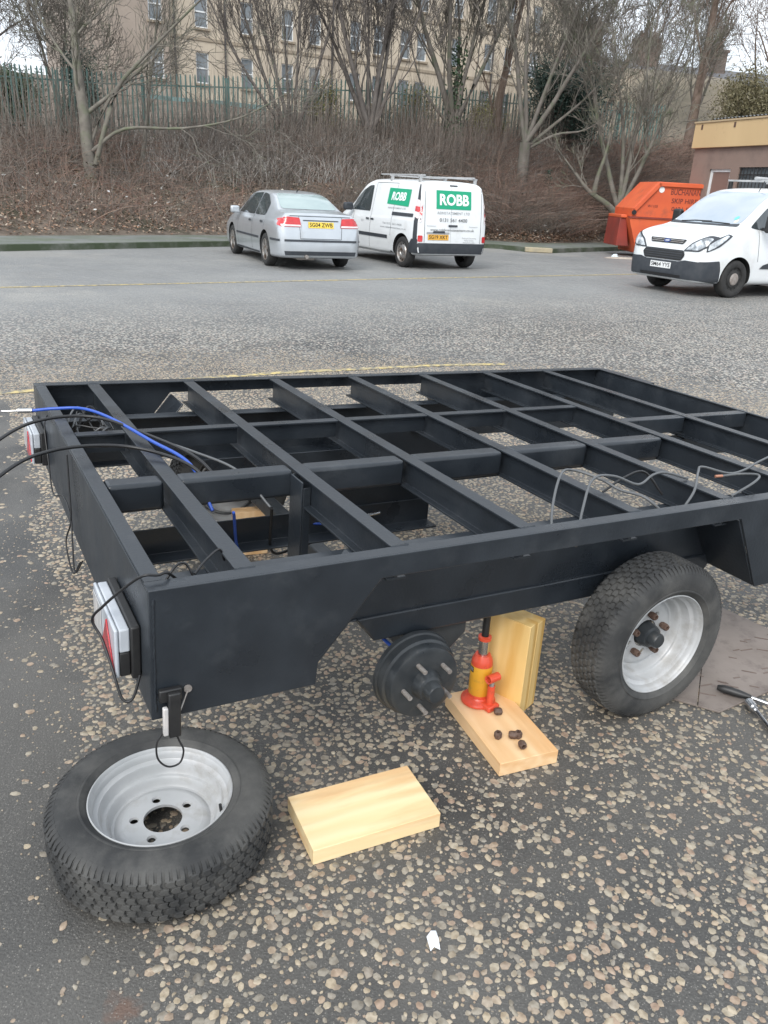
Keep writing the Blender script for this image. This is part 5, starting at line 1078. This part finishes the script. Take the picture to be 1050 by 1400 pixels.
# rubbish by the foot of the skip
for k, (x, y, sx, sy, c, lab) in enumerate(((6.75, 25.1, .62, .16, (.46, .40, .34), 'pale board lying on the tarmac at the foot of the skip'), (7.25, 25.0, .30, .24, (.50, .30, .27), 'pinkish crumpled sack beside the skip'), (6.55, 25.5, .14, .11, (.60, .68, .72), 'pale blue wrapper on the kerb edge by the skip'))):
    b = MB(); nn2 = 9; vs = []; hgt = (.05, .16, .10)[k]
    for i in range(nn2):
        for j in range(nn2):
            u_, v2 = i / 8 - .5, j / 8 - .5; e = max(0, 1 - (2 * abs(u_)) ** 4) * max(0, 1 - (2 * abs(v2)) ** 4); vs.append((u_ * 2 * sx, v2 * 2 * sy + random.uniform(-.01, .01), hgt * e * random.uniform(.7, 1.1) + .005))
    b.add(vs, [(i * nn2 + j, (i + 1) * nn2 + j, (i + 1) * nn2 + j + 1, i * nn2 + j + 1) for i in range(8) for j in range(8)]); o = b.build('rubbish', mat('rubbish%d' % k, c, tuple(v_ * .75 for v_ in c), scale=8, rough=.8), None); o.location = (x, y, 0); o.rotation_euler = (0, 0, (.1, .5, 1.2)[k]); tag(o, lab, 'rubbish')

# wooded rise far right behind the low building
HX = np.linspace(-4, 70, 40); HY = np.linspace(46, 110, 26); gx2, gy2 = np.meshgrid(HX, HY)
hz = 3.4 + 6.4 * np.clip((gy2 - 47) / 16, 0, 1) ** 1.2 * np.clip((gx2 - 2) / 10, 0, 1) - .05 * np.clip(gx2 - 18, 0, 99) + 1.2 * (value_noise(gx2.ravel(), gy2.ravel(), 7, 51).reshape(gx2.shape) - .5)
hill = link('hill', np_mesh('hill', np.stack([gx2, gy2, hz], -1).reshape(-1, 3), [(r_ * 40 + i, r_ * 40 + i + 1, (r_ + 1) * 40 + i + 1, (r_ + 1) * 40 + i) for r_ in range(25) for i in range(39)], mat('dry_hillside', (.20, .165, .12), (.26, .215, .16), scale=.6, rough=.95, bump=.05, bscale=3, dirt=(.12, .105, .075), dscale=.3, dlo=.4, dhi=.65)), None); tag(hill, kind='structure')
# ------------------------------------------------------------------ trees
def grow(base, h, r0, seed, nb=(5, 5, 4, 4), spread=.55, up=.35, trunk_frac=.28, lean=(0, 0), wob=.10, crook=None, seg=(7, 6, 5, 4, 3), stems_=None, tb=.10):
    """returns trunk polylines and branch polylines: lists of (points, radii)"""
    r = np.random.default_rng(seed); trunk, br = [], []
    def chain(p, d, L, ra, rb, n, w_, upb):
        P_ = [p]; d = d / np.linalg.norm(d)
        for k in range(n):
            d = d + r.normal(0, w_, 3) + np.array([0, 0, upb / n]); d /= np.linalg.norm(d); P_.append(P_[-1] + d * L / n)
        return np.array(P_), np.linspace(ra, rb, n + 1)
    def side(d, ang):
        a = r.normal(size=3); a -= d * (a @ d); a /= np.linalg.norm(a); return d * math.cos(ang) + a * math.sin(ang)
    def rec(P_, Rd, L, lev):
        if lev >= len(nb): return
        n = nb[lev]; n = max(2, int(n + r.integers(-1, 2)))
        for k in range(n):
            t0 = .22 if lev else tb; t = t0 + (1 - t0) * (k + r.uniform(.1, .9)) / n; x = t * (len(P_) - 1); i = min(int(x), len(P_) - 2); f = x - i
            p = P_[i] * (1 - f) + P_[i + 1] * f; rr = (Rd[i] * (1 - f) + Rd[i + 1] * f); d = P_[i + 1] - P_[i]; d = d / np.linalg.norm(d)
            l2 = L * r.uniform(.45, .75) * (1.15 - .45 * t); dd = side(d, spread * r.uniform(.6, 1.35)); ra = max(.0075, rr * r.uniform(.28, .46)); q, qr = chain(p, dd, l2, ra, max(.006, ra * .35), seg[min(lev + 1, len(seg) - 1)], wob * (1 + .35 * lev), up)
            br.append((q, qr, lev)); rec(q, qr, l2, lev + 1)
    base = np.array(base, float); dirs = stems_ or [(lean[0], lean[1], 1)]
    if stems_:
        q, qr = chain(base - [0, 0, .15], np.array([0, 0, 1.]), h * trunk_frac * .5, r0, r0 * .85, 4, .03, 0); trunk.append((q, qr)); b0 = q[-1]
        for d in dirs:
            q, qr = chain(b0 - [0, 0, .05], np.array(d, float), h * r.uniform(.75, 1.0), r0 * r.uniform(.30, .46), max(.012, r0 * .06), 9, wob * .55, up * .8); trunk.append((q, qr)); rec(q, qr, h * .55, 0)
    else:
        q, qr = chain(base - [0, 0, .15], np.array(dirs[0], float), h, r0, r0 * .10, 12, wob * .4, .12); trunk.append((q, qr)); rec(q, qr, h * .62, 0)
    for (pts, rads) in (crook or []):
        q = np.array([list(v_) for v_ in spline([tuple(base + np.array(p)) for p in pts], 4)]); qr = np.linspace(rads[0], rads[1], len(q)); trunk.append((q, qr)); rec(q[len(q) // 3:], qr[len(q) // 3:], np.linalg.norm(q[-1] - q[0]) * .6, 1)
    return trunk, br
def tubes_of(lst, sides):
    V, F, k = [], [], 0; groups = {}
    for it in lst: groups.setdefault(len(it[0]), []).append(it)
    for n, g in groups.items():
        v_, f = np_tubes(np.array([x[0] for x in g]), np.array([x[1] for x in g]), sides); V.append(v_); F.append(f + k); k += len(v_)
    return np.concatenate(V), np.concatenate(F)
def tree(name, label, m, *a, leaves=None, group='bare trees on the bank', cat='tree', **kw):
    trunk, br = grow(*a, **kw); t = empty(name, a[0]); tag(t, label, cat, group); inv = np.array(a[0], float)
    V, F = tubes_of(trunk, 10); link('trunk', np_mesh('trunk', V - inv, F, m), None, t, sharp=60)
    V1, F1 = tubes_of([b for b in br if b[2] < 2], 5); V2, F2 = tubes_of([b for b in br if b[2] >= 2], 3)
    link('crown', np_mesh('crown', np.concatenate([V1, V2]) - inv, np.concatenate([F1, F2 + len(V1)]), m), None, t, sharp=80)
    return t, trunk, br
m_bk1 = mat('grey_bark', (.115, .102, .088), (.17, .152, .134), scale=5, rough=.9, bump=.01, bscale=14, stretch=(1, 1, .35), dirt=(.10, .115, .075), dscale=3, dlo=.5, dhi=.7)
m_bk2 = mat('dark_bark', (.08, .069, .062), (.13, .115, .104), scale=5, rough=.9, bump=.008, bscale=14)  # bark lightened: the haze over the twigs is painted into its colour
m_bk3 = mat('pale_bark', (.125, .112, .095), (.185, .168, .142), scale=5, rough=.85, bump=.008, bscale=14, dirt=(.12, .14, .08), dscale=2, dlo=.5, dhi=.7)
m_bk4 = mat('brown_bark', (.11, .078, .058), (.17, .125, .10), scale=5, rough=.9, bump=.008, bscale=14)
def bz(x, y):   # bank height under a tree
    f = rng.random(0); best = None
    for q in np.linspace(0, 1.6, 60):
        Pq = bank_at(np.linspace(.05, .98, 240), np.full(240, q)); d = np.hypot(Pq[:, 0] - x, Pq[:, 1] - y); i = d.argmin()
        if best is None or d[i] < best[0]: best = (d[i], Pq[i, 2])
    return best[1]
def at(x, y): return (x, y, bz(x, y))
tree('bare_tree', 'bare pale-barked tree with a long low branch at the left end of the bank', m_bk3, at(-8.75, 24.2), 7.2, .19, 11, nb=(9, 7, 5, 4), spread=.65, wob=.13, lean=(-.05, 0), crook=[([(0.1, 0, .75), (1.0, .1, 1.35), (2.6, .2, 1.45), (4.2, .2, 1.8), (5.5, .3, 2.5)], (.055, .012)), ([(.15, 0, .4), (.8, .1, 2.2), (1.5, .1, 3.0), (3.0, 0, 4.3), (4.2, 0, 5.3)], (.07, .012))])
tree('bare_tree', 'thin bare sapling just right of the leftmost tree', m_bk3, at(-8.0, 26.4), 6.0, .075, 12, nb=(7, 5, 4), spread=.5, lean=(.12, 0), wob=.14)
tree('bare_tree', 'dark gnarled tree against the sky at the far left', m_bk2, at(-15.5, 31), 8.0, .26, 13, nb=(9, 7, 5, 4), spread=.8, wob=.2, lean=(.15, 0))
tree('bare_tree', 'dark many-stemmed tree fanning out left of the small van', m_bk2, at(-3.9, 30.6), 6.8, .18, 14, nb=(7, 5, 4, 3), spread=.35, stems_=[(-.55, .1, 1), (-.3, -.1, 1), (-.1, .15, 1), (.12, 0, 1), (.35, .1, 1), (-.75, 0, 1)], trunk_frac=.12, wob=.08)
tree('bare_tree', 'many-stemmed bare tree above the roof of the silver saloon', m_bk2, at(-1.2, 31.3), 7.2, .24, 15, nb=(8, 5, 4, 4), spread=.36, stems_=[(-.6, .1, 1), (-.35, -.1, 1), (-.12, .1, 1), (.1, 0, 1), (.3, .1, 1), (.5, 0, 1)], trunk_frac=.22, wob=.08)
_, tr4, _ = tree('bare_tree', 'ivy-clad bare tree with upswept stems above the small van', m_bk1, at(1.75, 33.0), 7.6, .27, 16, nb=(9, 6, 5, 4), spread=.36, stems_=[(-.45, .1, 1), (-.2, -.1, 1), (.0, .1, 1), (.2, 0, 1), (.45, .1, 1)], trunk_frac=.30, wob=.08, crook=[([(-.2, 0, 1.0), (-.8, -.1, 1.6), (-1.3, -.1, 2.3), (-1.7, 0, 3.4), (-2.1, 0, 4.6)], (.06, .012))])
tree('bare_tree', 'stout grey tree halfway up the bank right of the small van', m_bk1, at(4.25, 31.2), 7.2, .225, 17, nb=(7, 6, 5, 4), spread=.5, stems_=[(-.3, .1, 1), (-.05, 0, 1), (.22, 0, 1), (.55, -.05, 1)], trunk_frac=.55, wob=.10, crook=[([(.1, 0, 1.7), (.9, -.1, 2.4), (1.8, -.15, 3.2), (2.8, -.2, 4.3)], (.08, .012)), ([(.1, 0, 1.6), (1.0, -.2, 2.1), (2.0, -.3, 2.3), (3.0, -.3, 3.0)], (.06, .012))])
tree('bare_tree', 'brown leaning trunk behind the stout grey tree', m_bk4, at(3.35, 34.0), 7.5, .20, 18, nb=(6, 5, 4), spread=.45, lean=(.12, 0))
tree('bare_tree', 'pale tree with a crooked low limb beside the skip', m_bk3, at(7.75, 30.6), 7.2, .215, 19, nb=(7, 6, 5, 4), spread=.55, stems_=[(-.12, .0, 1), (.12, 0, 1), (.38, .1, 1), (-.4, .1, 1)], trunk_frac=.38, wob=.10, crook=[([(0, 0, .95), (-.5, -.1, 1.35), (-1.2, -.1, 1.75), (-1.75, -.1, 2.3), (-2.5, 0, 3.1)], (.13, .02)), ([(-1.0, -.1, 1.62), (-.95, -.15, 2.2), (-.75, -.15, 3.2), (-.7, -.1, 4.6)], (.10, .02))])
tree('bare_tree', 'tall slim brown tree behind the low building', m_bk4, at(12.9, 40.5), 12, .24, 20, nb=(10, 6, 5, 4), spread=.6, lean=(.06, 0))
tree('bare_tree', 'bare tree at the right edge behind the low building', m_bk4, at(16.9, 41.5), 12, .22, 21, nb=(10, 6, 5, 4), spread=.6)
tree('bare_tree', 'fine-twigged tree behind the dark evergreen', m_bk1, at(6.2, 38.6), 7.6, .20, 23, nb=(9, 7, 5, 4), spread=.6, stems_=[(-.3, 0, 1), (.1, 0, 1), (.4, .1, 1)], trunk_frac=.2)
tree('bare_tree', 'fine-twigged tree left of the palisade corner', m_bk1, at(-11.5, 29.5), 6.5, .16, 24, nb=(9, 7, 5, 4), spread=.65, stems_=[(-.3, 0, 1), (.1, 0, 1), (.4, .1, 1)], trunk_frac=.2)

for k, (x, y, z, lab) in enumerate(((13.6, 50, 5.0, 'fine-twigged tree on the rise, left of the tall slim tree'), (9.6, 46, 3.9, 'fine-twigged tree below the distant chimneys'), (17.0, 53, 6.0, 'fine-twigged tree on the rise, right of the tall slim tree'), (20.5, 52, 6.0, 'fine-twigged tree on the rise above the cream fascia'), (26.5, 54, 6.2, 'fine-twigged tree on the rise at the right edge'), (-17.5, 36, 3.0, 'fine-twigged tree left of the tenement corner'))):
    tree('bare_tree', lab, (m_bk1, m_bk4)[k % 2], (x, y, z), 8.5, .20, 60 + k, nb=(9, 7, 5, 4), spread=.6, stems_=[(-.3, 0, 1), (0, 0, 1), (.3, .1, 1)], trunk_frac=.15)
# ------------------------------------------------------------------ leafy shrubs
def leafy(name, label, c, size, n, lsz, cols, seed, cat='shrub', droop=0.0, stem=True, lumps=9):
    r = np.random.default_rng(seed); s = np.array(size); t = empty(name, c); tag(t, label, cat, 'evergreen and budding shrubs')
    cen = r.normal(0, .45, (lumps, 3)); cen /= np.maximum(1, np.linalg.norm(cen, axis=1))[:, None]; cen[:, 2] = r.uniform(-.6, .75, lumps)
    k = r.integers(0, lumps, n); P_ = cen[k] + r.normal(0, 1, (n, 3)) * .26; P_ = P_ * s * .75 + np.array([0, 0, s[2] * .9]); P_ = P_[P_[:, 2] > -.1]
    P_ += (r.random((len(P_), 1)) ** 2) * np.array([0, 0, -droop])
    n = len(P_); a = r.normal(size=(n, 3)); a[:, 2] -= droop; a /= np.linalg.norm(a, axis=1)[:, None]; b = np.cross(a, r.normal(size=(n, 3))); b /= np.linalg.norm(b, axis=1)[:, None]
    L = lsz * r.uniform(.6, 1.4, (n, 1)); V = np.stack([P_ - a * L, P_ - b * L * .4, P_ + a * L, P_ + b * L * .4], 1).reshape(-1, 3)
    m = mat(name + str(seed), cols, rough=.6, rand='island'); link('foliage', np_mesh('foliage', V, np.arange(4 * n).reshape(n, 4), m), None, t, smooth=False)
    Pp = []
    for i in range(14):
        e = cen[i % lumps] * s * .8 + np.array([0, 0, s[2] * .9]); b0 = np.array([r.normal(0, .12), r.normal(0, .12), -.15]); u_ = np.linspace(0, 1, 6)[:, None]; Pp.append(b0 + (e - b0) * u_ + r.normal(0, .05, (6, 3)) * u_)
    V, F = np_tubes(np.array(Pp), np.tile(np.linspace(.03, .006, 6), (14, 1)), 4); link('stem', np_mesh('stem', V, F, m_bk2), None, t)
    return t
DG = [(.022, .045, .034), (.032, .062, .046), (.018, .036, .028), (.045, .075, .052)]
YG = [(.16, .16, .045), (.21, .20, .06), (.12, .125, .05), (.24, .21, .09)]
leafy('evergreen_shrub', 'dark green evergreen between the two pale-limbed trees', at(6.3, 35.2), (2.1, 1.5, 2.0), 20000, .055, DG, 41, lumps=14)
leafy('evergreen_shrub', 'small dark green conifer sapling low on the bank', at(5.3, 31.6), (.22, .22, .55), 700, .06, [(.02, .05, .035), (.03, .07, .05)], 42)
leafy('budding_shrub', 'yellow-green shrub by the ivy-clad tree', at(3.1, 34.2), (1.1, .8, 1.15), 4200, .045, YG, 43)
leafy('budding_shrub', 'yellow-green shrub behind the many-stemmed tree', at(.2, 33.2), (1.2, .8, 1.2), 3800, .045, YG, 44)
leafy('budding_shrub', 'olive shrub left of the many-stemmed tree', at(-2.9, 31.6), (.9, .8, 1.1), 2600, .045, YG, 45)
leafy('weeping_tree', 'olive weeping tree behind the low building', at(15.2, 40.2), (2.2, 1.5, 2.1), 15000, .06, [(.17, .14, .075), (.13, .12, .06), (.20, .175, .10)], 46, cat='tree', droop=1.0)
leafy('evergreen_shrub', 'dark green hedge behind the far left trees', at(-12.8, 28.6), (1.7, 1.2, 1.1), 12000, .05, [(.03, .06, .03), (.05, .085, .035), (.02, .045, .03), (.09, .10, .04)], 47, lumps=12)
leafy('evergreen_shrub', 'teal green conifer beside the leftmost trunk', at(-10.9, 29.4), (.9, .9, 1.5), 7000, .045, [(.02, .07, .055), (.03, .09, .07)], 48)
# ivy on the trunk of the fourth tree
r_ = np.random.default_rng(5); q = tr4[0][0]; q2 = tr4[3][0]; pts = []
for line_, k in ((q, 900), (q2[:5], 700)):
    i = r_.integers(0, len(line_) - 1, k); f = r_.random((k, 1)); pts.append(line_[i] * (1 - f) + line_[i + 1] * f + r_.normal(0, .16, (k, 3)))
P_ = np.concatenate(pts); base = np.array(at(1.75, 33.0)); o = empty('ivy', tuple(base)); tag(o, 'dark ivy climbing the trunk above the small van', 'ivy')
n = len(P_); a = r_.normal(size=(n, 3)); a /= np.linalg.norm(a, axis=1)[:, None]; b = np.cross(a, r_.normal(size=(n, 3))); b /= np.linalg.norm(b, axis=1)[:, None]; V = np.stack([P_ - a * .06, P_ - b * .04, P_ + a * .06, P_ + b * .04], 1).reshape(-1, 3) - base
link('ivy_leaves', np_mesh('ivy', V, np.arange(4 * n).reshape(n, 4), mat('ivy', [(.02, .05, .022), (.035, .075, .03), (.05, .09, .04)], rough=.5, rand='island')), None, o, smooth=False)
